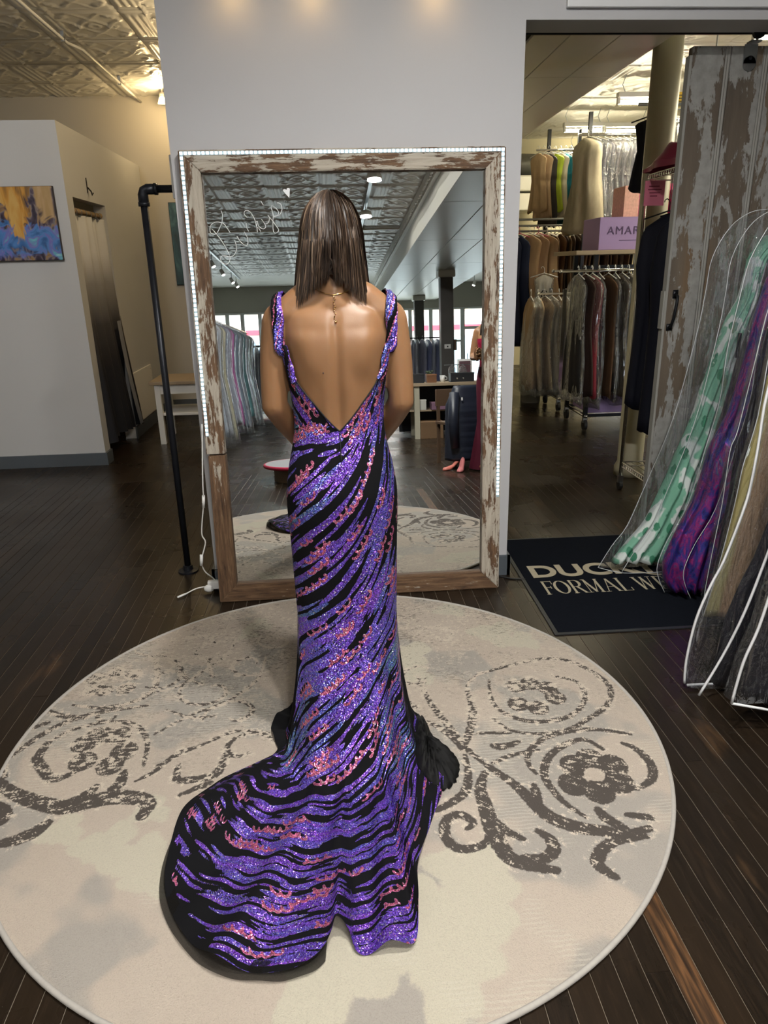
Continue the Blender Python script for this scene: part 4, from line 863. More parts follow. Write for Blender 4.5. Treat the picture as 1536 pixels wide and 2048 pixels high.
nz = np.array([mnoise.noise(Vector((float(a)*7, float(b)*7, 1.7))) for a, b in PQ[::1]]) if False else np.sin(PQ[:, 0]*40)*.5
shy = np.clip((.035+.03*nz-hemd)/.02, 0, 1)*(np.repeat(phi[None], NV, 0).ravel() < R(-28))
sq += .01*shy; pk += .01*shy
def sequin(name, black=(.004, .004, .005)):
    t = NT(name); v = t.coord(); a_sq, a_pk, a_tn = t.attr('violet'), t.attr('pink'), t.attr('tone')
    vc = t.new('ShaderNodeTexVoronoi', i_Scale=430); t.l(v, vc.inputs['Vector']); cell = vc.outputs['Color']; sep = t.new('ShaderNodeSeparateColor'); t.l(cell, sep.inputs[0])
    ln = t.noise(t.coord((1, 1, 1)), 60, 3, .6)
    jit = t.math('MULTIPLY', t.math('SUBTRACT', ln, .5), .006)
    mv = t.step(t.math('ADD', a_sq, jit), .0006, -.0004); mp_ = t.step(a_pk, .0007, -.0003)
    col = t.ramp(t.math('ADD', a_tn, t.math('MULTIPLY', t.math('SUBTRACT', sep.outputs[0], .5), .35)), [(0, (.25, .075, .62)), (.35, (.17, .085, .60)), (.65, (.12, .13, .55)), (.9, (.09, .20, .40)), (1, (.16, .30, .36))])
    pinkc = t.ramp(sep.outputs[1], [(0, (.48, .09, .20)), (.7, (.66, .17, .30)), (1, (.80, .36, .36))])
    col = t.mix(mp_, col, pinkc); br = t.math('ADD', t.math('MULTIPLY', sep.outputs[2], 1.25), .35)
    col = t.mix(1.0, col, br, 'MULTIPLY'); col = t.mix(t.step(sep.outputs[1], .93, .95), col, t.ramp(sep.outputs[0], [(0, (.95, .62, .70)), (.5, (.90, .88, .70)), (1, (.60, .85, .95))]))  # a few cells painted pale as the glint of sequins catching light
    m_all = t.math('MAXIMUM', mv, mp_)
    t.base(t.mix(m_all, black, col))
    vm = t.new('ShaderNodeVectorMath', operation='SUBTRACT'); t.l(cell, vm.inputs[0]); vm.inputs[1].default_value = (.5, .5, .5)
    sc_ = t.new('ShaderNodeVectorMath', operation='SCALE'); t.l(vm.outputs[0], sc_.inputs[0]); t.l(t.math('MULTIPLY', m_all, .95), sc_.inputs['Scale'])
    ge = t.new('ShaderNodeNewGeometry'); ad_ = t.new('ShaderNodeVectorMath', operation='ADD'); t.l(ge.outputs['Normal'], ad_.inputs[0]); t.l(sc_.outputs[0], ad_.inputs[1])
    no = t.new('ShaderNodeVectorMath', operation='NORMALIZE'); t.l(ad_.outputs[0], no.inputs[0]); t.l(no.outputs[0], t.b.inputs['Normal'])
    t.l(t.math('MULTIPLY', m_all, .62), t.b.inputs['Metallic']); t.l(t.math('SUBTRACT', .85, t.math('MULTIPLY', m_all, .61)), t.b.inputs['Roughness'])
    t.l(t.math('ADD', .15, t.math('MULTIPLY', m_all, .5)), t.b.inputs['Specular IOR Level'])
    return t.m
m_seq = sequin('sequin_fabric')
gown = npmesh('sequin_gown', G.reshape(-1, 3), gridfaces(NV, NU), m_seq, wo, True, {'violet': sq, 'pink': pk, 'tone': tn}); gown['label'] = 'backless purple sequin mermaid gown with a long train'
# straps
for s in (-1, 1):
    base = [(s*.118, -.060, 1.205), (s*.130, -.056, 1.235), (s*.143, -.060, 1.275), (s*.151, -.062, 1.31), (s*.154, -.058, 1.35), (s*.152, -.048, 1.385), (s*.149, -.012, 1.425), (s*.146, .02, 1.43), (s*.140, .06, 1.39), (s*.128, .10, 1.32), (s*.115, .12, 1.27)]
    P = [snap(p, .004) for p in smooth_path(base, 8)]; n = len(P); A = []; att = {'violet': [], 'pink': [], 'tone': []}
    for i in range(n):
        tg_ = (P[min(i+1, n-1)]-P[max(i-1, 0)]).normalized(); q, nr, _, _ = bvh.find_nearest(P[i]); sd = tg_.cross(nr).normalized()
        u = i/(n-1); wd = .0145+.003*abs(math.sin(u*9)); row = []
        for j in range(17):
            a = PI*(j/16); row.append(P[i]+sd*math.cos(a)*wd+nr*(.004+.009*math.sin(a)+.002*math.sin(u*40+j)))
            f = math.sin(u*16+j*.38+s); att['violet'].append(-.004 if f > -.35 else .004); att['pink'].append(-.003 if math.sin(u*37+j*.8) > .72 else .01); att['tone'].append(.25+.5*(j/16))
        A.append(row)
    npmesh('strap', np.array([[tuple(p) for p in r] for r in A]).reshape(-1, 3), gridfaces(n, 17), m_seq, wo, True, att)
# dark binding along the open back and the centre zip
edge_pts = [Vector(up[0, j])+Vector((0, -.001, 0)) for j in range(NU) if ad[j] < 74]
m_bkf = plain('black_velvet', (.006, .006, .007), .8)
MB().tube(edge_pts[::3], .0022, 6).build('neckline_binding', m_bkf, wo, True)
MB().tube([Vector(G[i, c0])+Vector((0, -.0018, 0)) for i in range(2, 36, 4)], .0018, 6).build('zip', m_bkf, wo, True)
# black lining spilling out beside the train
def puddle(cx, cy_, pts, hgt, seed):
    A = []; rs = random.Random(seed); n = len(pts)
    for i in range(9):
        t_ = i/8; A.append([(cx+(x-cx)*(1-t_)*(1+.04*math.sin(k*3+i)), cy_+(y-cy_)*(1-t_)*(1+.04*math.cos(k*2.3+i)), .0155+hgt*math.sin(t_*PI/2)*(.75+.35*math.sin(k*1.9+i*.8))) for k, (x, y) in enumerate(pts)])
    return A
pts = [(p.x-WX, p.y-WY) for p in smooth_path([(.235, 2.12, 0), (.265, 2.10, 0), (.285, 1.98, 0), (.33, 1.91, 0), (.345, 1.84, 0), (.32, 1.765, 0), (.27, 1.73, 0), (.22, 1.80, 0), (.20, 1.95, 0), (.235, 2.12, 0)], 6)][:-1]
tl2 = NT('black_lining'); tl2.base((.006, .006, .006)); tl2.set(.7, spec=.2)
MB().rings(puddle(.25-WX, 1.90-WY, pts, .065, 3)).build('lining', tl2.m, wo, True)['label'] = 'black lining fabric spilling out at the right of the train'
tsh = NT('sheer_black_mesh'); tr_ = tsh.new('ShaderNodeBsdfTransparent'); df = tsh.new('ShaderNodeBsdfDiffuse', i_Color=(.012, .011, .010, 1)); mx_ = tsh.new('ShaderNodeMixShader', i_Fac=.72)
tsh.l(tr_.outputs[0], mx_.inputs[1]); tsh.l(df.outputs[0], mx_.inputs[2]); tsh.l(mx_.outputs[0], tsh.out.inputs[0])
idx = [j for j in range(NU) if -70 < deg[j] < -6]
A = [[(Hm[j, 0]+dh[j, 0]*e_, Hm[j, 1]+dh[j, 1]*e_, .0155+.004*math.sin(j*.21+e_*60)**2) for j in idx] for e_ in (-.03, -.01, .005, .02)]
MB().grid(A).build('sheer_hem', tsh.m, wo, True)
# ---- necklace
def rc(x, z, off):
    q, nrm, i, d = bvh.ray_cast(Vector((x, -.4, z)), Vector((0, 1, 0))); return q+nrm*off
nk = [snap((.062*math.sin(a), -.075*math.cos(a), 1.437+.030*(1-math.cos(a))), .0022) for a in np.linspace(-1.9, 1.9, 41)]
m_gold = plain('gold', (.85, .55, .22), .22, 1)
ne = MB().tube(nk, .0013, 5).build('necklace', m_gold, wo, True)
ch = MB()
for k in range(10):
    q = rc(.002*math.sin(k*2), 1.428-.0062*k, .0026); ch.ball(q, (.0021, .0015, .0026), 6)
ch.build('extender_chain', m_gold, ne, True); MB().ball(rc(.003, 1.364, .004), .0036, 8).build('charm', m_gold, ne, True)
# ---- hair
th = NT('brown_hair'); v = th.coord((1, 1, 1)); at = th.attr('strand')
ch_ = th.ramp(at, [(0, (.010, .0065, .005)), (.4, (.033, .020, .013)), (.75, (.105, .066, .042)), (1, (.27, .19, .125))]); th.base(ch_); th.set(.47, spec=.38)
def hairpt(th_, t, r_=0.0):
    # th_: angle around the head (0 = back), t: 0 crown .. 1 tips
    s, c = math.sin(th_), math.cos(th_); ath = abs(th_)
    rx, ry, rz = .0795+r_, .101+r_, .112+r_; hz = 1.580
    zend = 1.474-.066*min(1, (ath/.95)**1.2) if ath < 1.3 else 1.407-.15*(ath-1.3)
    if t < .45:
        a = t/.45*PI/2; return Vector((rx*math.sin(a)*s*1.0, .016-ry*math.sin(a)*c+.012*(1-math.sin(a)), hz+rz*math.cos(a)))
    u = (t-.45)/.55; z = hz+(zend-hz)*u
    ex = .083*s+.020*s*min(1, ath/.9)*u+(-.012*u if s < 0 else 0); ey_ = .016-ry*c
    tgt = -.060*c-.012 if ath < 1.1 else .03+.055*min(1, (ath-1.1))
    y = ey_*(1-u**1.6)+tgt*u**1.6
    x = ex*(1-.10*u*(1-min(1, ath/.8)))
    return Vector((x, y-.004+.0*r_, z))+Vector((s*r_*.8, -c*r_*.8, 0))
nth, nt = 120, 40; A = []; sa = []
for i in range(nt):
    t = i/(nt-1)*.94; row = []
    for j in range(nth):
        a = -2.35+4.7*j/(nth-1); rr = .0022*math.sin(j*2.3)+.002*math.sin(j*.9+1.2*math.sin(i*.15)); p = hairpt(a, t, rr-.004); row.append(tuple(p)); sa.append(.28+.22*math.sin(j*1.7)*math.sin(j*.53))
    A.append(row)
hs = npmesh('hair', np.array(A).reshape(-1, 3), gridfaces(nt, nth), th.m, wo, True, {'strand': sa})
V = []; Fq = []; sa = []; r3 = random.Random(5)
for k in range(1500):
    a0 = r3.uniform(-2.3, 2.3); da = r3.gauss(0, .05); r0 = r3.uniform(-.001, .0055); tone = min(1, max(0, r3.gauss(.36, .2)+.25*min(1, abs(a0)/1.2)*r3.random())); t1 = r3.uniform(.90, 1.06); wd = r3.uniform(.0009, .0022); t00 = r3.uniform(0, .10)
    n0 = len(V); ns = 18
    for i in range(ns):
        t = t00+(t1-t00)*i/(ns-1); p = hairpt(a0+da*t+.03*math.sin(t*5+k), t, r0+.0012*math.sin(t*9+k)); q = hairpt(a0+da*t+.03*math.sin(t*5+k)+.02, t, r0)
        d = (q-p); d.normalize(); w_ = wd*(1 if i < ns-3 else (ns-1-i)/3+.1)
        V += [tuple(p-d*w_), tuple(p+d*w_)]; sa += [tone, tone]
    Fq += [(n0+2*i, n0+2*i+1, n0+2*i+3, n0+2*i+2) for i in range(ns-1)]
npmesh('hair_strands', V, Fq, th.m, hs, True, {'strand': sa})['kind'] = 'stuff'
# ------------------------------------------------------------------ cloth, plastic, garments
_fab = {}
def fabric(c, rough=.8, key=''):
    k = (tuple(round(x, 3) for x in c), rough, key)
    if k not in _fab:
        t = NT('cloth_%d' % len(_fab)); v = t.coord(); f = t.noise(t.coord((1, 1, .25)), 30, 3); t.base(t.mix(f, [x*.72 for x in c], [min(1, x*1.18) for x in c])); t.set(rough, spec=.25); _fab[k] = t.m
    return _fab[k]
def plastic(name, amount=.16, tint=(.97, .98, 1.0), scale=38, strength=.9):
    t = NT(name); v = t.coord((1, 1, .22)); v2 = t.coord((1, 1, .6)); bp = t.new('ShaderNodeBump', i_Strength=strength, i_Distance=.075)
    hgt = t.math('ADD', t.math('ABSOLUTE', t.math('SUBTRACT', t.noise(v, scale*.45, 2, .5, 1.0), .5)), t.math('MULTIPLY', t.math('ABSOLUTE', t.math('SUBTRACT', t.noise(v2, scale*1.6, 2, .6, .6), .5)), .12)); t.l(hgt, bp.inputs['Height'])
    tr = t.new('ShaderNodeBsdfTransparent', i_Color=(*tint, 1)); gl = t.new('ShaderNodeBsdfGlossy', i_Roughness=.065, i_Color=(.95, .97, 1, 1)); t.l(bp.outputs[0], gl.inputs['Normal'])
    df = t.new('ShaderNodeBsdfDiffuse', i_Color=(.75, .78, .82, 1)); t.l(bp.outputs[0], df.inputs['Normal'])
    lw = t.new('ShaderNodeLayerWeight', i_Blend=.45); t.l(bp.outputs[0], lw.inputs['Normal'])
    m1 = t.new('ShaderNodeMixShader', i_Fac=.06); t.l(gl.outputs[0], m1.inputs[1]); t.l(df.outputs[0], m1.inputs[2])
    m2 = t.new('ShaderNodeMixShader'); t.l(t.math('ADD', t.math('MULTIPLY', lw.outputs['Facing'], amount*1.15), amount*.35), m2.inputs[0]); t.l(tr.outputs[0], m2.inputs[1]); t.l(m1.outputs[0], m2.inputs[2])
    t.l(m2.outputs[0], t.out.inputs[0]); return t.m
m_pl = plastic('clear_garment_plastic', .27, scale=46, strength=1.0); m_pl_back = plastic('crinkled_plastic', .42, scale=60, strength=1.0)
_gmesh = {}
def gshape(w, drop, th, flare, key, seed, sleeve=0.0):
    """hanging garment: rings from the neck down; local x = thickness along the rail, y = width"""
    mb = MB(); n = 34; rs = random.Random(seed); rows = []
    p0 = [(0, .16), (.025, .42), (.06, .80), (.10, .95), (.25, .84+sleeve), (.45, .74+sleeve*.6+flare*.2), (.7, .85+flare*.6), (1, .95+flare)]
    prof = [(t, float(np.interp(t, [p[0] for p in p0], [p[1] for p in p0]))) for t in (0, .025, .06, .10, .17, .25, .35, .45, .55, .65, .75, .85, .93, 1)]
    f1, f2 = rs.uniform(0, 6), rs.uniform(0, 6)
    for i, (t, ww) in enumerate(prof):
        r = []
        for k in range(n):
            a = 2*PI*k/n; fold = 1+min(1, t*2)*(.24*math.sin(7*a+f1+t)+.20*math.sin(13*a+f2-2*t)+.10*math.sin(3*a+f2))
            r.append((th*(.45+.55*min(1, t*6))*math.sin(a)*fold+.012*math.sin(t*5+f1), w*ww*math.cos(a), -drop*t-(.02*math.sin(3*a+f2) if i == 13 else 0)))
        rows.append(r)
    mb.rings(rows, cap=True); me = bpy.data.meshes.new('garment'); me.from_pydata(mb.v, [], mb.f); me.polygons.foreach_set('use_smooth', [True]*len(me.polygons)); return me
_hk = MB().tube([(0, 0, -.02), (0, 0, .03), (0, .008, .045), (0, .02, .052), (0, .032, .044), (0, .033, .032)], .003, 5).tube([(0, -.15, -.06), (0, 0, -.015), (0, .15, -.06)], .005, 5)
hk_me = bpy.data.meshes.new('hanger'); hk_me.from_pydata(_hk.v, [], _hk.f)
def garment(name, label, loc, rz, w, drop, th, mat, flare=.1, seed=0, group=None, cover=None, cat='garment', hmat=None, sleeve=0.0):
    r = empty(name, loc, label, cat, group, rz)
    me = gshape(w, drop, th, flare, 0, seed, sleeve); o = mk('cloth', me, mat, r); o.location = (0, 0, -.035)
    m2 = hk_me.copy(); mk('hanger', m2, hmat or m_whitep, r)
    if cover:
        me2 = gshape(w*1.08+.01, drop*1.08, th*1.15+.008, flare, 1, seed+91); o2 = mk('plastic_cover', me2, cover, r); o2.location = (0, 0, -.028)
    return r

# ------------------------------------------------------------------ garment bags on the rack at the right
rk = empty('garment_rack', (2.2, 2.3, 0), 'long chrome rail rack holding the bagged gowns at right', 'rack')
MB().tube([(0, -.9, 1.83), (0, 1.12, 1.83)], .014, 12).build('rail', m_chrome, rk, True)
for y in (-.88, 1.10):
    MB().tube([(0, y, .06), (0, y, 1.83)], .014, 12).build('upright', m_chrome, rk, True); MB().tube([(-.28, y, .06), (.28, y, .06)], .014, 12).build('foot_bar', m_chrome, rk, True)
    for x in (-.26, .26): MB().lathe([(.02, 0), (.025, .01), (.02, .05)], (x, y, 0), 12).build('caster', m_rubber, rk)
BAGS = {'B1': [(1.941,1.705),(1.861,1.692),(1.779,1.633),(1.715,1.51),(1.703,1.371),(1.692,1.241),(1.666,1.061),(1.63,.851),(1.588,.683),(1.521,.485),(1.441,.254),(1.373,.15),(1.308,.03)],
 'B2': [(1.773,1.618),(1.716,1.496),(1.693,1.34),(1.671,1.138),(1.667,.926),(1.629,.706),(1.58,.452),(1.505,.286),(1.47,.163),(1.485,.09),(1.52,.02)],
 'B3': [(1.75,1.55),(1.676,1.35),(1.644,1.086),(1.617,.846),(1.597,.764),(1.595,.549),(1.581,.325),(1.572,.137),(1.574,.025)],
 'B4': [(1.72,1.55),(1.60,1.40),(1.565,1.206),(1.555,.953),(1.526,.763),(1.516,.624),(1.494,.418),(1.473,.268),(1.449,.131)],
 'B5': [(1.62,1.5),(1.45,1.30),(1.4,1.099),(1.396,.9),(1.385,.726),(1.335,.508),(1.30,.415),(1.262,.279),(1.246,.117),(1.25,.02)],
 'B6': [(1.75,1.62),(1.55,1.45),(1.43,1.1),(1.38,.8),(1.349,.583),(1.319,.391),(1.286,.264),(1.268,.112)]}
D1 = ([(1.95,1.60),(1.891,1.495),(1.865,1.324),(1.814,1.215),(1.775,1.057),(1.726,.872),(1.685,.704),(1.61,.481),(1.529,.276),(1.44,.148),(1.375,.06)], [(2.02,1.60),(1.958,1.494),(1.932,1.279),(1.886,1.101),(1.855,.868),(1.82,.675),(1.78,.423),(1.72,.242),(1.66,.05)])
def sheet(outl, right, Y0, th, nz=44, nx=30, wr_=.010, seed=0, puff=None, fold=0, fn=26):
    """two wrinkled faces between a left outline and a right outline, closed around the edge"""
    L = sorted(outl, key=lambda p: -p[1]); Rr = sorted(right, key=lambda p: -p[1]); z1, z0 = L[0][1], L[-1][1]; rings = []
    for i in range(nz):
        t = i/(nz-1); z = z1+(z0-z1)*t
        xl = np.interp(-z, [-p[1] for p in L], [p[0] for p in L]); xr_ = np.interp(-z, [-p[1] for p in Rr], [p[0] for p in Rr]); ring = []
        for k in range(2*nx):
            a = 2*PI*k/(2*nx); u = .5-.5*math.cos(a); d = math.sin(a); p_z = puff(t) if puff else 1
            x = xl+(xr_-xl)*u; wn = mnoise.noise(Vector((x*14+seed, z*3.2, d*.6+seed)))*wr_*1.6+mnoise.noise(Vector((x*34, z*8+seed, 3.1+d*.2)))*wr_*.7
            if fold: wn += fold*math.sin((u+.06*math.sin(z*3))*fn+seed+.8*math.sin(z*2.3))*(.4+.6*t)
            ring.append((x, Y0+th*p_z*(abs(d)**.7)*(1 if d > 0 else -1)+wn*(.25+abs(d)), z+.004*math.sin(x*30+seed)))
        rings.append(ring)
    return MB().rings(rings)
m_pipe = plain('white_vinyl_piping', (.72, .73, .74), .4)
m_seamv = plain('clear_vinyl_seam', (.62, .65, .68), .25)
def hookf(p, x, y, z): MB().tube([(x, y, z), (x, y, 1.83), (x+.006, y, 1.848), (x+.018, y, 1.853), (x+.03, y, 1.842)], .003, 6).tube([(x-.2, y, z-.05), (x, y, z), (x+.2, y, z-.05)], .006, 6).build('hanger', m_whitep, p)
# 1 green floral gown
g1 = empty('bagged_gown', (0, 0, 0), 'white gown with green leaf print in a clear bag, nearest the sliding door', 'garment bag')
t = NT('green_leaf_print'); v = t.coord((1, 1, .8)); n1 = t.noise(v, 11, 3, .5, .6); n2 = t.noise(v, 26, 3, .6, 1.0); vo = t.voro(t.coord((1, 1, .7)), 15, 'Distance')
c = t.mix(t.step(n1, .44, .52), (.60, .66, .64), (.18, .42, .30)); c = t.mix(t.step(t.math('ADD', vo, t.math('MULTIPLY', n2, .35)), .50, .44), c, (.04, .20, .115)); t.base(c); t.set(.6); m_leaf = t.m
sheet(D1[0], D1[1], 3.25, .05, 60, 34, .012, 2, None, .014, 24).build('gown', m_leaf, g1, True)
sheet(BAGS['B1'], [(2.46, 1.70), (2.55, 1.5), (2.55, .5), (2.5, .03)], 3.25, .075, 46, 34, .012, 5, lambda t: .35+.65*math.sin(PI*min(1, t*1.1))).build('plastic_bag', m_pl, g1, True); hookf(g1, 2.2, 3.25, 1.74)
for dx, yy in ((0, 3.25), (.10, 3.185)): MB().tube(smooth_path([(x+dx*(1-.3*z), yy, z) for x, z in BAGS['B1']], 4), .0016, 5).build('seam', m_seamv, g1, True)
MB().tube(smooth_path([(1.308, 3.25, .03), (1.42, 3.19, .02), (1.6, 3.19, .015), (1.75, 3.2, .015)], 4), .0016, 5).build('seam', m_seamv, g1, True)
MB().bbox(1.836, 3.165, 1.075, 1.852, 3.172, 1.185, .002).build('tag', m_black, g1)
# 2 iridescent purple gown
g2 = empty('bagged_gown', (0, 0, 0), 'iridescent purple and blue sequin gown in a clear bag, second from the sliding door', 'garment bag')
t = NT('iridescent_sequins'); v = t.coord((1, 1, .35)); n1 = t.noise(v, 22, 4, .6, 1.5); vc = t.voro(t.coord(), 330); c = t.ramp(n1, [(.28, (.03, .02, .12)), (.42, (.06, .07, .40)), (.5, (.20, .05, .34)), (.58, (.48, .05, .28)), (.66, (.10, .14, .50)), (.78, (.55, .42, .12))])
t.base(t.mix(.35, c, vc, 'MULTIPLY')); t.set(.3, .6); t.bump(n1, .6, .01); m_iri = t.m
sheet([(1.86,1.50),(1.805,1.416),(1.774,1.258),(1.755,1.094),(1.716,.882),(1.649,.706),(1.61,.475),(1.53,.31),(1.495,.188),(1.505,.095),(1.54,.04)], [(2.1,1.5),(2.0,1.1),(1.95,.8),(1.9,.4),(1.80,.2),(1.72,.04)], 2.95, .06, 56, 36, .012, 9, None, .016, 30).build('gown', m_iri, g2, True)
sheet(BAGS['B2'], [(2.42, 1.6), (2.5, 1.4), (2.5, .5), (2.4, .02)], 2.95, .08, 44, 30, .012, 12, lambda t: .35+.65*math.sin(PI*min(1, t*1.1))).build('plastic_bag', m_pl, g2, True); hookf(g2, 2.2, 2.95, 1.70)
for dx, yy in ((0, 2.95), (.09, 2.875)): MB().tube(smooth_path([(x+dx, yy, z) for x, z in BAGS['B2']], 4), .0016, 5).build('seam', m_seamv, g2, True)
# 3 navy glitter
g3 = empty('bagged_gown', (0, 0, 0), 'dark navy glitter gown in a clear bag, third from the sliding door', 'garment bag')
t = NT('navy_glitter'); v = t.coord(); n1 = t.noise(t.coord((1, 1, .3)), 18, 3); vc = t.voro(v, 260); c = t.ramp(n1, [(.35, (.010, .010, .022)), (.55, (.03, .03, .06)), (.7, (.09, .04, .10))]); t.base(t.mix(.5, c, vc, 'SOFT_LIGHT')); t.set(.35, .4); m_navg = t.m
sheet([(x+.035, z) for x, z in BAGS['B3']], [(2.3, 1.5), (2.25, .8), (2.2, .04)], 2.72, .055, 46, 34, .010, 21, None, .014, 34).build('gown', m_navg, g3, True)
sheet(BAGS['B3'], [(2.42, 1.55), (2.5, 1.3), (2.45, .02)], 2.72, .075, 40, 28, .012, 23).build('plastic_bag', m_pl, g3, True); hookf(g3, 2.2, 2.72, 1.64)
MB().tube(smooth_path([(x, 2.70, z) for x, z in BAGS['B3']], 4), .0018, 5).build('seam', m_seamv, g3, True)
# 4 yellow and tan
g4 = empty('bagged_gown', (0, 0, 0), 'pale yellow and tan gown in a clear bag, fourth from the sliding door', 'garment bag')
t = NT('yellow_tan_cloth'); sx = t.new('ShaderNodeSeparateXYZ'); t.l(t.coord(), sx.inputs[0]); f = t.step(t.math('ADD', t.math('SUBTRACT', sx.outputs[0], t.math('MULTIPLY', sx.outputs[2], .10)), t.math('MULTIPLY', t.noise(t.coord((1, 1, .4)), 6, 2), .03)), 1.505, 1.525)
t.base(t.mix(f, (.52, .44, .17), (.44, .27, .14))); t.set(.6); m_yel = t.m
sheet([(x+.02, z) for x, z in BAGS['B4']], [(2.3, 1.5), (2.25, .8), (2.2, .14)], 2.5, .045, 46, 34, .010, 31, None, .014, 30).build('gown', m_yel, g4, True)
sheet(BAGS['B4'], [(2.42, 1.55), (2.48, 1.3), (2.42, .13)], 2.5, .065, 40, 28, .012, 33).build('plastic_bag', m_pl, g4, True); hookf(g4, 2.2, 2.5, 1.62)
MB().tube(smooth_path([(x, 2.48, z) for x, z in BAGS['B4']], 4), .0018, 5).build('seam', m_seamv, g4, True)
# 5 clear bag with white piping, dark garment
def piping(outl, Y0, parent, dx=0): MB().tube(smooth_path([(x+dx, Y0, z) for x, z in outl], 4), .0048, 6).build('piping', m_pipe, parent, True)
m_darkc = fabric((.012, .011, .016), .6)
g5 = empty('bagged_gown', (0, 0, 0), 'black gown in a clear bag with white piping, its corner resting on the floor', 'garment bag')
sheet([(x+.10, z) for x, z in BAGS['B5']], [(2.2, 1.5), (2.2, .8), (2.1, .05)], 2.19, .05, 40, 34, .014, 41, None, .016, 28).build('gown', m_darkc, g5, True)
sheet(BAGS['B5'], [(2.4, 1.5), (2.45, 1.3), (2.4, .02)], 2.2, .075, 44, 30, .014, 43).build('plastic_bag', m_pl, g5, True); piping(BAGS['B5'], 2.2, g5)
piping([(1.47, 1.0), (1.46, .72), (1.42, .5), (1.38, .33), (1.33, .18), (1.262, .022)], 2.115, g5); MB().tube([(1.255, 2.19, .018), (1.5, 2.18, .018), (1.8, 2.2, .018)], .0045, 6).build('piping', m_pipe, g5, True); hookf(g5, 2.2, 2.2, 1.6)
g6 = empty('bagged_gown', (0, 0, 0), 'black gown in a clear bag with white piping, nearest the camera', 'garment bag')
sheet([(x+.05, z) for x, z in BAGS['B6']], [(2.2, 1.6), (2.2, .8), (2.1, .12)], 1.97, .05, 40, 34, .014, 51, None, .016, 28).build('gown', m_darkc, g6, True)
sheet(BAGS['B6'], [(2.4, 1.6), (2.45, 1.3), (2.35, .02)], 1.97, .075, 44, 30, .014, 53).build('plastic_bag', m_pl, g6, True); piping(BAGS['B6'], 1.93, g6)
MB().tube([(1.268, 1.93, .112), (1.45, 1.92, .07), (1.7, 1.93, .05)], .0045, 6).build('piping', m_pipe, g6, True); hookf(g6, 2.2, 1.97, 1.66)

# ------------------------------------------------------------------ stock room
for k, (x0, x1, y, z) in enumerate(((2.85, 3.6, 7.56, 2.95), (2.8, 3.28, 9.05, 2.95), (3.30, 3.85, 9.1, 2.95), (3.45, 3.85, 10.8, 2.95), (3.0, 3.9, 5.5, 2.95))):  # last lamp is added out of view behind the door to brighten the room
    l = empty('fluorescent_lamp', ((x0+x1)/2, y, z), '%s fluorescent tube lamp under the stock room ceiling, counted from the doorway, the fifth added unseen behind the door' % ORD[k], 'lamp', 'fluorescent lamps of the stock room'); h = (x1-x0)/2
    MB().bbox(-h, -.035, .04, h, .035, .085, .006).build('housing', m_white_enamel, l); MB().tube([(-h+.02, 0, .0), (h-.02, 0, .0)], .019, 10).build('tube', m_tube, l)
    for s in (-1, 1):
        MB().box(s*(h-.015)-.012, -.02, -.015, s*(h-.015)+.012, .02, .04).build('end_cap', m_white_enamel, l); MB().tube([(s*h*.8, 0, .09), (s*h*.8-.03, 0, .15), (s*h*.8, 0, .235)], .004, 5).build('hanging_wire', m_steel, l)
    lamp('fluorescent_light', 'AREA', (0, 0, -.03), 26, (1, .89, .62), h*2, .05, parent=l)
du = empty('air_duct', (2.95, 10.75, 2.2), 'grey ducting on the stock room back wall', 'duct')
MB().bbox(-.6, -.3, .0, .25, .3, .22, .02).build('lower_duct', m_soffit, du); MB().bbox(-.6, -.25, .25, .3, .3, .45, .02).build('middle_duct', m_soffit, du)
MB().tube([(-.6, 0, .62), (.45, -.05, .58), (.75, -.1, .66)], .14, 16).build('flexible_duct', m_steel, du, True)
# wire shelf cart beside the column
ca = empty('wire_cart', (1.965, 4.10, 0), 'chrome wire shelf cart standing behind the sliding door', 'cart')
for x in (0, .72):
    for y in (0, .52):
        MB().tube([(x, y, .10), (x, y, 2.03)], .0125, 10).build('post', m_chrome, ca, True)
        cs = MB().tube([(x-.012, y, .032), (x+.012, y, .032)], .031, 14).build('caster', m_rubber, ca); MB().box(x-.018, y-.012, .05, x+.018, y+.012, .10).build('fork', m_steel, cs)
for z in (.165, 1.965):
    sh = MB()
    for yy in (0, .52): sh.tube([(0, yy, z), (.72, yy, z)], .005, 6).tube([(0, yy, z+.03), (.72, yy, z+.03)], .005, 6)
    for xx in (0, .72): sh.tube([(xx, 0, z), (xx, .52, z)], .005, 6).tube([(xx, 0, z+.03), (xx, .52, z+.03)], .005, 6)
    so_ = sh.build('shelf_frame', m_chrome, ca)
    wv2 = MB()
    for j in range(16): wv2.tube([(.02+j*.045, 0, z+.028), (.02+j*.045, .52, z+.028)], .0022, 5)
    for j in range(24):
        x = j*.03; wv2.tube([(x, 0, z), (x+.015, 0, z+.03), (x+.03, 0, z)], .002, 4)
    for j in range(17):
        y = j*.03; wv2.tube([(0, y, z), (0, y+.015, z+.03), (0, y+.03, z)], .002, 4)
    o = wv2.build('shelf_wires', m_chrome, so_); o['kind'] = 'stuff'
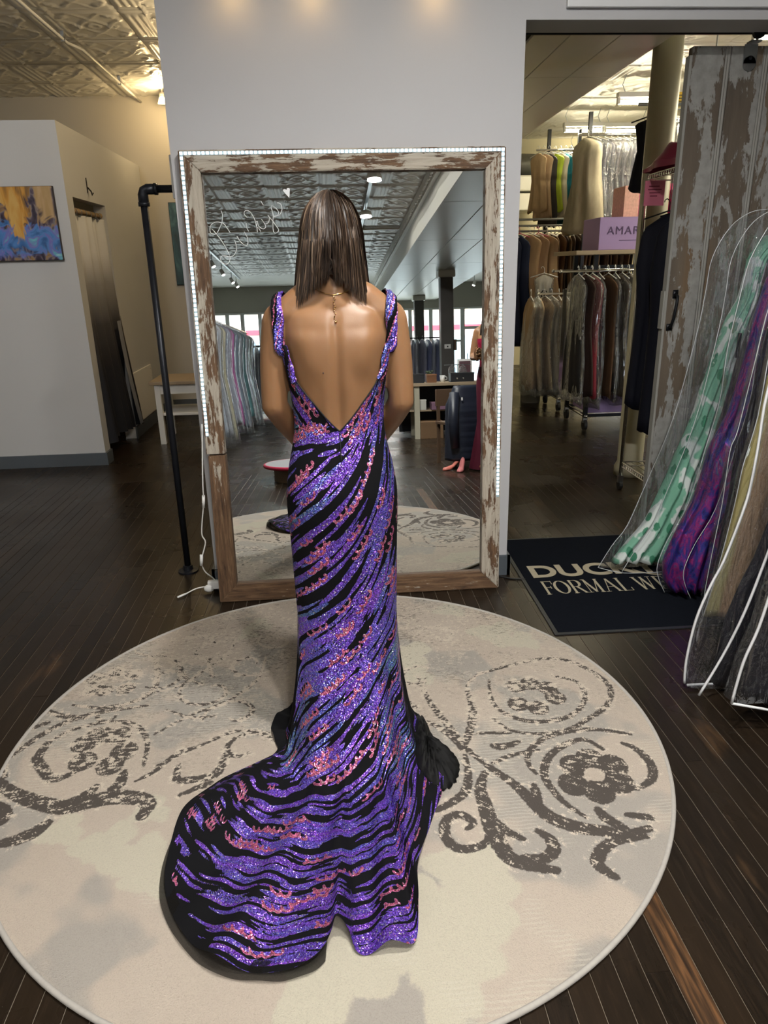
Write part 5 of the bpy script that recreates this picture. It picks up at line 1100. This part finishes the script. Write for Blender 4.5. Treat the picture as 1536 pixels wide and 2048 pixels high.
# burgundy satin pile on the cart
def drape_pile(name, label, x0, x1, y0, y1, z0, hgt, mat, cat='fabric'):
    A = []; nx, ny = 46, 26
    for i in range(ny):
        v_ = i/(ny-1); r = []
        for j in range(nx):
            u = j/(nx-1); dome = (math.sin(PI*min(1, max(0, u*.8+.02)))**.6)*(math.sin(PI*(.06+.88*v_))**.5)
            f = .035*math.sin(u*30+v_*7+3*math.sin(v_*5))+.022*math.sin(u*52-v_*9); r.append((x0+(x1-x0)*u+.02*math.sin(v_*9+u*3), y0+(y1-y0)*v_+.015*math.sin(u*20), z0+.004+(hgt+f)*dome))
        A.append(r)
    n_ = MB().grid(A)
    rim = [A[0][j] for j in range(nx)]+[A[i][-1] for i in range(1, ny)]+[A[-1][j] for j in range(nx-2, -1, -1)]+[A[i][0] for i in range(ny-2, 0, -1)]
    n_.rings([rim, [(p[0], p[1], z0+.001) for p in rim]], cap=False); return tag(n_.build(name, mat, smooth=True), label, cat)
ts_ = NT('burgundy_satin'); ts_.base((.20, .010, .045)); ts_.set(.28, spec=.6); drape_pile('satin_bundle', 'bundle of shiny burgundy satin on top of the wire cart', 1.90, 2.59, 4.06, 4.56, 1.998, .20, ts_.m)
# navy suits hanging on the cart side
m_navy = fabric((.008, .009, .018), .75)
for k, (dy, lb, dr_) in enumerate(((4.50, 'long navy coat hanging from the wire cart, farther from the door', 1.16), (4.28, 'long navy coat hanging from the wire cart, nearer the sliding door', 1.28))):
    r = garment('navy_coat', lb, (2.07, dy, 1.80), PI/2, .17, dr_, .07, m_navy, .05, 5+k, 'navy coats on the wire cart', cat='coat', hmat=m_black, sleeve=.22)
    MB().tube([(0, 0, .05), (0, 0, .165)], .003, 6).build('hook', m_steel, r)
    for j in range(2): MB().ball((-.075+.01*j, -.12+.10*j, -dr_+.03), .008, 6).build('button', m_steel, r)
nt_ = empty('paper_note', (1.96, 4.58, 1.80), 'pink paper note with printed lines taped to the cart post', 'note')
MB().box(-.02, -.002, .02, .105, 0, .16).build('paper', plain('pink_paper', (.72, .20, .30), .7), nt_)
for k, (xa, xb) in enumerate(((.005, .07), (.0, .085), (.01, .075), (.015, .06))): MB().box(xa, -.0032, .125-k*.018, xb, -.0022, .131-k*.018).build('text_line', plain('note_ink_%d' % k, (.25, .03, .07), .7), nt_)
# rolling racks
def rolling_rack(label, x0, x1, y0, y1, post_h, rails, mat, shelf=None):
    r = empty('rolling_rack', (x0, y0, 0), label, 'rack'); W_ = x1-x0; D_ = y1-y0
    for x in (0, W_):
        for y in (0, D_):
            MB().box(x-.018, y-.018, .12, x+.018, y+.018, post_h).build('post', mat, r)
            c_ = MB().tube([(x-.014, y, .052), (x+.014, y, .052)], .05, 16).build('caster', m_rubber, r); MB().box(x-.02, y-.014, .07, x+.02, y+.014, .125).build('fork', m_steel, c_)
        MB().tube([(x, -.03, .135), (x, D_+.03, .135)], .016, 10).build('base_bar', m_chrome, r, True)
    for y in (0, D_): MB().box(0, y-.014, .125, W_, y+.014, .15).build('long_bar', mat, r)
    for (z, y, xa) in rails: MB().tube([(xa, y, z), (W_, y, z)], .012, 10).ball((xa, y, z), .017, 8).build('hang_rail', m_chrome, r, True)
    MB().box(-.02, D_*.5-.02, post_h-.12, W_, D_*.5+.02, post_h-.09).build('top_bar', mat, r)
    if shelf: MB().bbox(-.20, -.06, post_h, W_, D_+.06, post_h+.035, .004).build('shelf_board', m_woodtop, r)
    return r
rolling_rack('black rolling rack with a wooden top shelf and casters in the stock room', 2.36, 3.5, 6.48, 7.02, 1.565, ((1.43, -.04, -.32), (1.43, .58, -.2)), m_black, True)
rolling_rack('low chrome rolling rack behind the black one', 2.40, 3.5, 7.42, 7.9, 1.25, ((1.20, .24, -.2),), m_chrome)
# amarra boxes
m_lil = plain('lilac_cardboard', (.36, .25, .50), .6, var=.04); m_lil2 = plain('lilac_cardboard_light', (.50, .42, .56), .6)
def carton(name, label, x, y, z, w_, d_, h_, mat, txt=None, tmat=None, ang=0, sub=True):
    r = empty(name, (x, y, z), label, 'box', rz=ang); MB().bbox(0, 0, 0, w_, d_, h_, .004).build('carton', mat, r)
    MB().box(.006, -.001, h_-.003, w_-.006, d_/2-.002, h_+.002).box(.006, d_/2+.002, h_-.003, w_-.006, d_+.001, h_+.002).build('flap', mat, r)
    if txt:
        me = fit(text_mesh(txt, .1, 0, 1.15), w_*.12, w_*.88, h_*.48, h_*.72); o = mk('lettering', me, tmat, r); o.rotation_euler = (PI/2, 0, 0); o.location = (0, -.002, 0)
        if sub: MB().box(w_*.32, -.002, h_*.28, w_*.70, -.0005, h_*.30).build('small_print', tmat, r)
    return r
m_ink = plain('dark_violet_ink', (.09, .05, .14), .6)
carton('cardboard_box', 'lilac carton lettered AMARRA on the wooden rack shelf', 2.37, 6.47, 1.601, .56, .42, .265, m_lil, 'AMARRA', m_ink)
MB_l = carton('cardboard_box', 'lilac carton lettered AMARRA low on the rolling rack', 2.40, 6.52, .152, .62, .44, .26, m_lil, 'AMARRA', m_ink)
carton('cardboard_box', 'magenta carton standing on the lilac carton', 2.76, 6.62, 1.869, .30, .28, .27, plain('magenta_card', (.42, .012, .12), .5))
pk_ = carton('gift_box', 'pale pink box with gold scrolls on the lilac carton', 2.62, 6.60, 1.869, .135, .27, .255, plain('pale_pink_gold', (.72, .40, .32), .5, var=.35, vs=45))
carton('cardboard_box', 'magenta carton on the rack shelf seen right of the round column', 3.0, 6.5, 1.601, .3, .3, .48, plain('magenta_card_b', (.42, .012, .12), .5))
# clothes on the rolling racks
cl = [((.02, .018, .018), 'black dress'), ((.05, .03, .025), 'dark brown dress'), ((.35, .05, .07), 'red dress'), ((.016, .016, .03), 'navy dress'), ((.11, .06, .035), 'brown dress'), ((.02, .018, .02), 'charcoal dress'), ((.13, .10, .08), 'taupe dress'), ((.30, .28, .25), 'pale grey dress'), ((.07, .06, .06), 'grey dress'), ((.16, .14, .12), 'stone dress')]
for k in range(12):
    c_, nm = cl[k % len(cl)]; garment('hanging_dress', '%s on the black rolling rack, %s from the left' % (nm, ORD[k]), (2.20+k*.062+(.02 if k > 3 else 0), 6.44, 1.425), R(random.uniform(-12, 12)), .21, .98+.08*random.random(), .034, fabric(c_), .15, 100+k, 'dresses on the black rolling rack', m_pl_back if k % 3 != 1 else None)
for k in range(6):
    c_ = ((.34, .23, .13), (.40, .30, .19), (.28, .18, .10), (.45, .40, .32), (.33, .22, .12), (.24, .16, .10))[k]
    garment('hanging_dress', 'tan dress in plastic on the low chrome rack, %s from the left' % ORD[k], (2.12+k*.075, 7.66, 1.195), R(random.uniform(-10, 10)), .22, .92, .05, fabric(c_), .2, 130+k, 'tan dresses on the low chrome rack', m_pl_back)
# wall rack with brown dresses and tan slips
wr2 = empty('wall_rack', (2.0, 8.5, 0), 'double rail rack full of brown dresses in the stock room', 'rack')
for y, z in ((0, 1.85), (.25, 1.92), (.12, 1.98)): MB().tube([(.05, y, z), (1.6, y, z)], .012, 8).build('rail', m_steel, wr2, True)
for x in (.03, 1.6): MB().tube([(x, .12, 0), (x, .12, 2.0)], .014, 8).build('upright', m_steel, wr2, True); MB().tube([(x, -.2, .02), (x, .45, .02)], .014, 8).build('foot', m_steel, wr2, True)
for k in range(24):
    c_ = random.choice(((.10, .055, .03), (.16, .09, .05), (.06, .035, .022), (.22, .14, .08), (.03, .02, .018), (.13, .075, .045)))
    garment('brown_dress', 'brown dress on the double rail rack, %s from the left' % ORD[k], (2.36+k*.048, 8.5, 1.85), R(random.uniform(-8, 8)), .20, .95, .026, fabric(c_), .1, 160+k, 'brown dresses on the double rail rack')
for k, (x, c_, nm, dr_) in enumerate(((2.04, (.010, .014, .035), 'navy gown', 1.15), (2.155, (.012, .018, .045), 'long navy gown', 1.2), (2.27, (.38, .25, .14), 'tan gathered gown', .95), (2.37, (.33, .21, .12), 'tan ruched gown', .90), (2.47, (.40, .27, .15), 'light tan gown', .88))):
    garment('hanging_gown', '%s at the left end of the double rail rack' % nm, (x, 8.36, 1.84), R(30), .19, dr_, .06, fabric(c_), .35, 190+k, None, None, hmat=(fabric((.6, .08, .2)) if k in (1, 3) else None))
garment('white_garment_bag', 'white garment bag with a black emblem hanging at the rack end', (2.335, 7.95, 1.42), R(60), .10, .50, .04, fabric((.55, .53, .47)), .25, 207, None, m_pl_back)
eb = empty('emblem_tag', (2.315, 7.86, 1.15), 'black round emblem printed on the white garment bag', 'emblem'); MB().tube([(.03*math.cos(a), -.006, .04+.04*math.sin(a)) for a in np.linspace(.5, 5.6, 14)], .006, 6).build('ring', m_black, eb); MB().tube([(-.01, -.006, -.06), (.012, -.006, .05)], .009, 6).build('stroke', m_black, eb)
bn = empty('tall_bin', (2.27, 8.05, 0), 'tall translucent white bin beneath the hanging dresses', 'bin'); MB().rings([[(.11*s, .11*c, z) for s, c in ((-1, -1), (1, -1), (1, 1), (-1, 1))] if False else [(w_*math.cos(a), w_*math.sin(a), z) for a in np.linspace(0, 2*PI, 25)[:-1]] for w_, z in ((.11, 0), (.135, .60), (.145, .61), (.13, .605), (.105, .02))]).build('shell', plain('milky_plastic', (.46, .44, .36), .4), bn, True)
# upper racks
for k, (x0, x1, y, z, lb) in enumerate(((2.48, 3.05, 9.0, 2.745, 'upper rail rack of short dresses on a black pole'), (2.66, 3.6, 8.05, 2.75, 'upper rail rack of gowns in silver plastic'))):
    r = empty('upper_rack', (x0, y, 0), lb, 'rack'); MB().tube([(0, 0, z), (x1-x0, 0, z)], .012, 8).build('rail', m_chrome, r, True)
    for xp in (.16 if k == 0 else .13, x1-x0-.05): MB().box(xp-.018, .03, 0, xp+.018, .066, z+.22).build('pole', m_black, r)
cc = (((.50, .36, .22), 'beige dress'), ((.52, .37, .24), 'peach dress'), ((.05, .045, .045), 'black dress'), ((.46, .60, .06), 'lime yellow dress'), ((.65, .60, .48), 'cream dress'), ((.01, .13, .17), 'teal dress'), ((.40, .36, .38), 'mauve grey dress'), ((.35, .30, .32), 'grey lilac dress'))
for k, (c_, nm) in enumerate(cc):
    garment('short_dress', '%s hanging on the upper rail of short dresses' % nm, (2.52+k*.064, 9.0, 2.74), R(30), .13, .62+.08*(k % 3), .05, fabric(c_), .22, 220+k)
m_silv = plain('silver_grey_tulle', (.10, .10, .12), .5, var=.6, vs=22)
garment('tulle_gown', 'big cream tulle gown hanging at the left of the silver bags', (2.72, 7.93, 2.735), R(20), .22, .90, .11, fabric((.36, .32, .24)), .5, 240, None, None)
for k in range(10):
    garment('silver_bagged_gown', 'gown in shiny silver plastic on the upper rail, %s from the left' % ORD[k], (2.80+k*.068, 8.05, 2.74), R(random.uniform(10, 25)), .18, .78+.05*(k % 3), .042, m_silv, .2, 250+k, 'gowns in silver plastic', m_pl_back)
hr_ = empty('ceiling_hook_rail', (3.2, 7.3, 2.845), 'short ceiling hung rail right of the round column', 'rail'); MB().tube([(0, 0, 0), (.5, 0, 0)], .01, 8).build('rail', m_steel, hr_); [MB().tube([(x, 0, 0), (x, 0, .35)], .006, 6).build('rod', m_steel, hr_) for x in (.05, .45)]
garment('silver_bagged_gown', 'silver bagged gown on the high rail right of the round column', (3.33, 7.3, 2.80), R(20), .14, .75, .05, m_silv, .2, 270, None, m_pl_back)
yt = empty('yellow_sign', (3.33, 7.3, 2.86), 'yellow paper sign hung high beside the round column', 'sign'); MB().box(-.06, -.062, .0, .10, -.058, .11).build('card', plain('yellow_card', (.75, .50, .04), .6), yt); MB().tube([(-.06, -.06, .11), (.02, -.06, .20), (.10, -.06, .11)], .002, 4).build('string', m_whitep, yt)
for k in range(3): MB().box(-.04, -.0645, .03+k*.025, .06, -.0625, .037+k*.025).build('text_line', m_black, yt)
garment('black_jacket', 'black jacket hanging behind the round column', (2.27, 5.3, 2.46), R(75), .13, .45, .06, m_navy, .1, 280, None, None, cat='jacket', hmat=m_black)
sr_ = empty('ceiling_hook_rail', (2.15, 5.3, 2.505), 'short ceiling hung rail for the black jacket', 'rail'); MB().tube([(0, 0, 0), (.55, 0, 0)], .01, 8).build('rail', m_steel, sr_); [MB().tube([(x, 0, 0), (x, 0, .69)], .006, 6).build('rod', m_steel, sr_) for x in (.25, .5)]
# ------------------------------------------------------------------ ceiling lights of the front shop
tk = empty('light_track', (.55, -1.2, 3.2), 'ceiling light track with hanging disc lamps', 'light track')
MB().box(-.02, -5.2, -.05, .02, 3.95, -.02).build('track', m_steel, tk)
for k, y in enumerate((-2.45, -.52, 1.35, 2.55)):  # the two lamps nearest the mirror are unseen, added to light the rug
    l = empty('disc_lamp', (.55, -1.2+y, 3.05), '%s round disc lamp hanging from the ceiling track, counted from the street, the third and fourth added unseen' % ORD[k], 'lamp', 'disc lamps on the ceiling track')
    MB().lathe([(.02, .06), (.07, .04), (.085, .0), (.08, -.012)], n=24).build('housing', m_white_enamel, l, True); MB().lathe([(.075, -.014), (.075, -.010)], n=24).build('diffuser', m_light, l)
    MB().tube([(0, 0, .06), (0, 0, .098)], .006, 6).build('stem', m_steel, l)
    lamp('disc_lamp_light', 'AREA', (0, 0, -.03), 60 if y > 0 else 75, (1, .972, .925), .15, parent=l)
# ------------------------------------------------------------------ front shop, seen in the mirror
ct = empty('counter', (.95, -4.45, 0), 'long wooden counter with cream legs reflected in the mirror', 'counter')
MB().bbox(0, 0, .755, 1.75, .65, .80, .004).build('worktop', m_woodtop, ct)
m_crm = plain('cream_leg_paint', (.46, .43, .33), .5)
for x in (.22, 1.62):
    for y in (.03, .56): MB().box(x, y, 0, x+.075, y+.06, .755).build('leg', m_crm, ct)
MB().bbox(.04, .05, .39, 1.70, .55, .412, .003).build('shelf', m_woodtop, ct); MB().box(.04, .04, .06, 1.7, .055, .755).build('back_panel', m_black, ct)
def sbox(name, label, x, y, z, w_, d_, h_, col, cat='box'):
    r = empty(name, (x, y, z), label, cat); MB().bbox(0, 0, 0, w_, d_, h_, .004).build('body', plain(name+'_c%d' % int(x*1000+z*77), col, .5), r); MB().bbox(-.003, -.003, h_+.0003, w_+.003, d_+.003, h_+.02, .003).build('lid', plain(name+'_l%d' % int(x*1000+z*77), [c*1.25 for c in col], .5), r); return r
sbox('storage_box', 'black box on the counter left of the brown box', 1.06, -4.05, .801, .26, .2, .11, (.012, .013, .016)); sbox('storage_box', 'small brown box in the middle of the counter', 1.36, -4.02, .801, .14, .17, .10, (.16, .07, .03))
cp = empty('cup', (1.60, -3.95, .801), 'white cup on the counter', 'cup'); MB().lathe([(.03, 0), (.042, .10), (.038, .10), (.028, .006)], n=18).build('bowl', m_whitep, cp, True); MB().tube([(.04, 0, .08), (.065, 0, .07), (.065, 0, .04), (.036, 0, .03)], .005, 6).build('handle', m_whitep, cp)
cs_ = sbox('black_case', 'black case with silver knobs at the right of the counter', 1.70, -4.02, .801, .34, .2, .11, (.014, .014, .017), 'case'); [MB().ball((x, .205, .05), .014, 8).build('knob', m_chrome, cs_) for x in (.09, .18)]
for k, x in enumerate((1.74, 1.90)):
    jr = empty('glass_cloche', (x, -3.94, .9335), '%s clear glass cloche standing on the black case' % ('left', 'right')[k], 'cloche'); MB().lathe([(.055, 0), (.055, .04), (.04, .08), (.012, .10), (.01, .12)], n=18).build('dome', m_pl_back, jr, True); MB().lathe([(.06, -.004), (.06, .003)], n=18).build('base', m_chrome, jr)
pf = empty('photo_frame', (1.97, -4.18, .801), 'white framed photo standing at the back of the counter', 'frame'); MB().box(-.11, -.01, 0, .11, .01, .32).build('frame', m_whitep, pf); MB().box(-.085, .0105, .06, .085, .0125, .29).build('print', plain('dark_photo', (.10, .05, .06), .4, var=.5, vs=25), pf)
rs_ = empty('jewelry_stand', (1.85, -4.1, .801), 'thin metal jewelry stand on the counter', 'stand'); MB().tube([(0, 0, 0), (0, 0, .24)], .006, 6).tube([(-.2, 0, .24), (.2, 0, .24)], .006, 6).build('bar', m_steel, rs_); MB().lathe([(.05, 0), (.05, .008)], n=14).build('foot', m_steel, rs_)
pp_ = empty('small_plant', (1.44, -4.25, .801), 'small dark plant in a white pot on the counter', 'plant'); MB().lathe([(.03, 0), (.045, .08), (.04, .08)], n=14).build('pot', m_whitep, pp_)
lf = MB(); [lf.ball((random.gauss(0, .02), random.gauss(0, .02), .11+random.random()*.05), (.022, .022, .016), 6) for _ in range(12)]; lf.build('leaves', plain('dark_leaf', (.03, .05, .025), .6), pp_)['kind'] = 'stuff'
sbox('storage_box', 'white box on the counter shelf', 1.22, -4.02, .4125, .13, .12, .13, (.55, .55, .50)); sbox('storage_box', 'long lilac box on the counter shelf', 1.42, -4.05, .4125, .42, .2, .09, (.22, .12, .18)); sbox('storage_box', 'yellow box on top of the lilac box', 1.50, -4.0, .5235, .15, .12, .05, (.55, .42, .06)); sbox('storage_box', 'brown carton under the counter', 1.25, -4.1, .001, .33, .3, .23, (.17, .10, .05)); sbox('storage_box', 'dark carton under the right half of the counter', 1.75, -4.1, .001, .3, .3, .2, (.05, .035, .03))
# round riser
rz_ = empty('fitting_riser', (-.36, -.52, 0), 'low round riser with a red edged top, reflected behind the gown', 'riser')
MB().lathe([(.25, 0), (.25, .13)], n=36).build('drum', plain('riser_brown', (.16, .11, .07), .6), rz_); MB().lathe([(.33, .1305), (.33, .165)], n=48).build('top', plain('riser_grey', (.40, .41, .43), .6), rz_)
MB().tube([(.333*math.cos(a), .333*math.sin(a), .148) for a in np.linspace(0, 2*PI, 61)], .018, 8, False).build('red_edge', plain('red_vinyl', (.50, .03, .08), .4), rz_, True)
# rack of bagged gowns along the left side
lr = empty('garment_rack', (-1.72, -5.6, 0), 'long rail of bagged gowns along the left side of the front shop', 'rack')
MB().tube([(0, -3.2, 1.80), (0, 3.2, 1.80)], .014, 8).build('rail', m_chrome, lr, True)
for y in (-3.15, 0, 3.15): MB().tube([(0, y, 0), (0, y, 1.8)], .014, 8).build('upright', m_chrome, lr, True); MB().tube([(-.25, y, .02), (.25, y, .02)], .014, 8).build('foot_bar', m_chrome, lr, True)
gc = (((.16, .012, .03), 'burgundy'), ((.45, .50, .56), 'silver grey'), ((.50, .52, .56), 'pearl grey'), ((.56, .52, .36), 'pale yellow'), ((.40, .42, .50), 'dusty blue'), ((.55, .16, .42), 'pink'), ((.25, .33, .42), 'slate blue'), ((.42, .46, .52), 'ice blue'), ((.12, .28, .30), 'teal'), ((.5, .48, .52), 'lavender grey'), ((.30, .36, .30), 'sage'), ((.35, .35, .45), 'periwinkle'))
for k in range(12): garment('bagged_dress', '%s gown in plastic on the left side rail' % gc[k][1], (-1.72, -2.75-.47*k, 1.795), PI/2+R(random.uniform(-18, 8)), .25, 1.50+.06*(k % 4), .075, fabric(gc[k][0]), .30, 300+k, None, m_pl_back)
# rack of blue gowns near the windows
br = empty('garment_rack', (1.45, -9.0, 0), 'rail of pale blue bagged gowns near the street windows', 'rack'); MB().tube([(0, 0, 1.60), (1.15, 0, 1.60)], .013, 8).build('rail', m_black, br, True)
for x in (.02, 1.13): MB().tube([(x, 0, 0), (x, 0, 1.6)], .014, 8).build('upright', m_black, br, True); MB().tube([(x, -.25, .02), (x, .25, .02)], .014, 8).build('foot_bar', m_black, br, True)
bl_ = ((.20, .24, .52), (.30, .34, .56), (.42, .46, .60), (.50, .52, .58), (.36, .36, .50), (.16, .20, .45), (.46, .48, .58), (.22, .26, .50), (.48, .50, .56), (.14, .17, .40))
for k in range(10): garment('bagged_dress', 'pale blue bagged gown near the street windows, %s from left in the mirror' % ORD[k], (1.53+k*.105, -9.0, 1.595), R(random.uniform(-15, 15)), .24, 1.35, .06, fabric(bl_[k]), .25, 330+k, 'blue gowns near the street windows', m_pl_back)
fr_ = empty('garment_rack', (-2.6, -9.6, 0), 'black rail of dark dresses at the far left by the windows', 'rack'); MB().tube([(0, 0, 1.55), (1.6, 0, 1.55)], .013, 8).build('rail', m_black, fr_, True)
for x in (.02, 1.58): MB().tube([(x, 0, 0), (x, 0, 1.55)], .014, 8).build('upright', m_black, fr_, True); MB().tube([(x, -.25, .02), (x, .25, .02)], .014, 8).build('foot_bar', m_black, fr_, True)
for k in range(12): garment('hanging_dress', 'grey blue dress on the far black rail, %s from left in the mirror' % ORD[k], (-2.5+k*.125, -9.6, 1.545), R(random.uniform(-15, 15)), .23, 1.3, .07, fabric(((.18, .22, .30), (.30, .34, .40), (.10, .12, .18), (.36, .38, .42))[k % 4]), .3, 350+k, 'dresses on the far black rail', m_pl_back if k % 2 else None)
# wall poster block in the window
ps = empty('window_poster', (-1.3, -13.46, 1.2), 'orange and white poster hanging in the street window', 'poster'); MB().box(-.5, 0, .0, .5, .012, 1.0).build('sheet', plain('poster_white', (.62, .64, .66), .6), ps); MB().box(-.5, .0125, .62, .5, .014, .95).build('orange_band', plain('poster_orange', (.68, .36, .12), .6), ps)
# chair with a navy puffer coat, shoes, person in red
chr_ = empty('chair', (1.36, -1.15, 0), 'wooden chair under the navy coat, reflected at the mirror edge', 'chair', rz=R(-20)); m_chw = plain('chair_wood', (.10, .06, .035), .5)
MB().bbox(-.2, -.2, .43, .2, .2, .46, .005).build('seat', m_chw, chr_); MB().bbox(-.2, -.2, .62, .2, -.175, .80, .005).build('backrest', m_chw, chr_)
for x in (-.185, .155):
    MB().box(x, -.2, 0, x+.03, -.17, .80).build('leg', m_chw, chr_); MB().box(x, .165, 0, x+.03, .195, .43).build('leg', m_chw, chr_)
m_puf = plain('navy_nylon', (.012, .016, .028), .4)
rg_ = []
for i in range(26):
    t_ = i/25; z = .845-.76*t_; w_ = (.13+.085*min(1, t_*4))*(1+.10*t_); d_ = (.05+.06*min(1, t_*3))*(1+.16*abs(math.sin(i*1.25)))
    rg_.append([(w_*math.copysign(abs(math.cos(a))**.7, math.cos(a)), .02+d_*math.sin(a)+(.06 if math.sin(a) > 0 else 0)*t_, z) for a in np.linspace(0, 2*PI, 29)[:-1]])
pcoat = empty('puffer_coat', (1.36, -.94, 0), 'navy puffer coat draped over the chair back', 'coat', rz=R(-20)); MB().rings(rg_).build('quilted_body', m_puf, pcoat, True)
MB().tube([(-.17, .10, .78), (-.21, .14, .5), (-.20, .16, .22)], [.05, .055, .045], 12).build('sleeve', m_puf, pcoat, True); MB().box(.02, .19, .10, .07, .197, .112).build('label_patch', m_whitep, pcoat); MB().box(-.11, .135, .70, -.095, .142, .73).build('zip_pull', m_whitep, pcoat)
def shoe(label, x, y, rz, col):
    s_ = empty('high_heel_shoe', (x, y, 0), label, 'shoe', rz=rz); m_ = plain('shoe_%d' % int(x*1000), col, .35)
    MB().rings([[(w_*math.cos(a), yy, z0+max(0, h_*math.sin(a))+ (0 if math.sin(a) > 0 else .004*math.sin(a))) for a in np.linspace(0, 2*PI, 13)[:-1]] for yy, w_, z0, h_ in ((.13, .008, .006, .012), (.11, .03, .006, .03), (.06, .036, .007, .035), (.0, .028, .035, .02), (-.06, .027, .075, .035), (-.095, .024, .085, .045))]).build('upper', m_, s_, True); MB().tube([(0, -.085, .08), (0, -.095, .0)], [.014, .006], 8).build('heel', m_, s_, True)
shoe('salmon pink high heel shoe lying by the chair', 1.20, -.72, R(60), (.55, .16, .12)); shoe('pink high heel shoe beside the salmon one', 1.27, -.62, R(20), (.6, .2, .2))
tag(MB().add([(1.43, -.02, .001), (1.55, .02, .001), (1.56, -.10, .001), (1.43, -.02, .003), (1.55, .02, .004), (1.56, -.10, .003)], [(0, 2, 1), (3, 4, 5), (0, 1, 4, 3), (1, 2, 5, 4), (2, 0, 3, 5)]).build('paper_scrap', m_whitep), 'triangular white paper scrap on the floor behind the rug', 'paper')
arms2 = {s: ((s*.158, 0, 1.362), (s*.20, .02, 1.13), (s*.06, .24, 1.12), (-s*.35, .55, .35), (s*.3, .1, .9)) for s in (-1, 1)}
p2o, p2v = body_mesh('person', arms2, m_skin); p2o.location = (1.585, -.60, 0); p2o.rotation_euler = (0, 0, R(38)); tag(p2o, 'person in a red sequin top and wine skirt reflected at the right mirror edge', 'person')
t = NT('red_sequins'); vc = t.voro(t.coord(), 240); t.base(t.mix(.35, (.45, .02, .07), vc, 'MULTIPLY')); t.set(.3, .5)
ph_ = np.linspace(-PI, PI, 65)[:-1]; MB().rings([[tuple(p) for p in torso(ph_, z, .007)] for z in np.linspace(1.02, 1.30, 22)], cap=False).build('sequin_top', t.m, p2o, True)
rr_ = []
for i in range(26):
    z = 1.03-(1.03-.015)*i/25; p = torso(ph_, max(z, .48), .010)
    if z < .48: p = p*np.array([1+(.48-z)*1.1, 1+(.48-z)*1.1, 1])
    p[:, 2] = z; p[:, :2] *= (1+.05*np.sin(9*ph_)*max(0, (.6-z)))[:, None]; rr_.append([tuple(q) for q in p])
MB().rings(rr_, cap=False).build('skirt', fabric((.075, .008, .020), .6), p2o, True)
hs2 = mk('hair', hs.data.copy(), None, p2o); 
ph = empty('phone', (1.475, -.41, 1.16), 'dark phone held by the person in red', 'phone', rz=R(38)); MB().bbox(-.037, -.004, 0, .037, .004, .15, .003).build('body', m_black, ph); MB().box(-.033, -.0052, .006, .033, -.0042, .144).build('screen', plain('phone_screen', (.02, .02, .025), .1), ph)
# spot heads on the tracks
def track_light(label, loc, aim, energy, col=(1, .95, .88), size=.05, ang=70):
    r = empty('track_spot', loc, label, 'lamp', 'spot heads on the ceiling tracks'); d = (Vector(aim)-Vector(loc)).normalized()
    MB().tube([(0, 0, .17), (0, 0, .02)], .007, 6).build('stem', m_steel, r); MB().tube([-d*.05, d*.07], [.032, .042], 14).build('housing', m_white_enamel, r, True); MB().tube([d*.0705, d*.073], .036, 14).build('lens', m_light, r)
    if energy: lamp('track_spot_light', 'SPOT', d*.09, energy, col, size, parent=r, spot=R(ang), blend=.7).rotation_euler = d.to_track_quat('-Z', 'Y').to_euler()
tk2 = empty('light_track', (-2.08, -8, 3.2), 'ceiling light track along the left side of the front shop', 'light track'); MB().box(-.018, -3.4, -.05, .018, 12.2, -.025).build('track', m_steel, tk2)
for k, y in enumerate((-6.4, -7.3, -8.5, -9.9, -10.7)): track_light('left track spot head, %s from the mirror' % ORD[k], (-2.08, y, 2.97), (-1.2, y+.6, 1.2), 45)
for k, (y, ai, en) in enumerate(((3.3, (-2.5, 5.85, 1.7), 52), (2.2, (-2.0, 5.85, 1.2), 50), (.4, (-1.2, 2.6, .2), 60), (-2.0, (-1.6, -2.4, .8), 50))): track_light('left track spot head near the fitting room, %s from the fitting room' % ORD[k], (-2.08, y, 2.97), ai, en, (1, .97, .93), .06, 80)
tk3 = empty('light_track', (3.6, -10, 3.2), 'ceiling light track on the right near the windows', 'light track'); MB().box(-.018, -3, -.05, .018, 3, -.025).build('track', m_steel, tk3)
for k, y in enumerate((-11.6, -10.3, -8.9)): track_light('right track spot head, %s from the windows' % ORD[k], (3.6, y, 2.97), (2.8, y+.5, 1.0), 45)
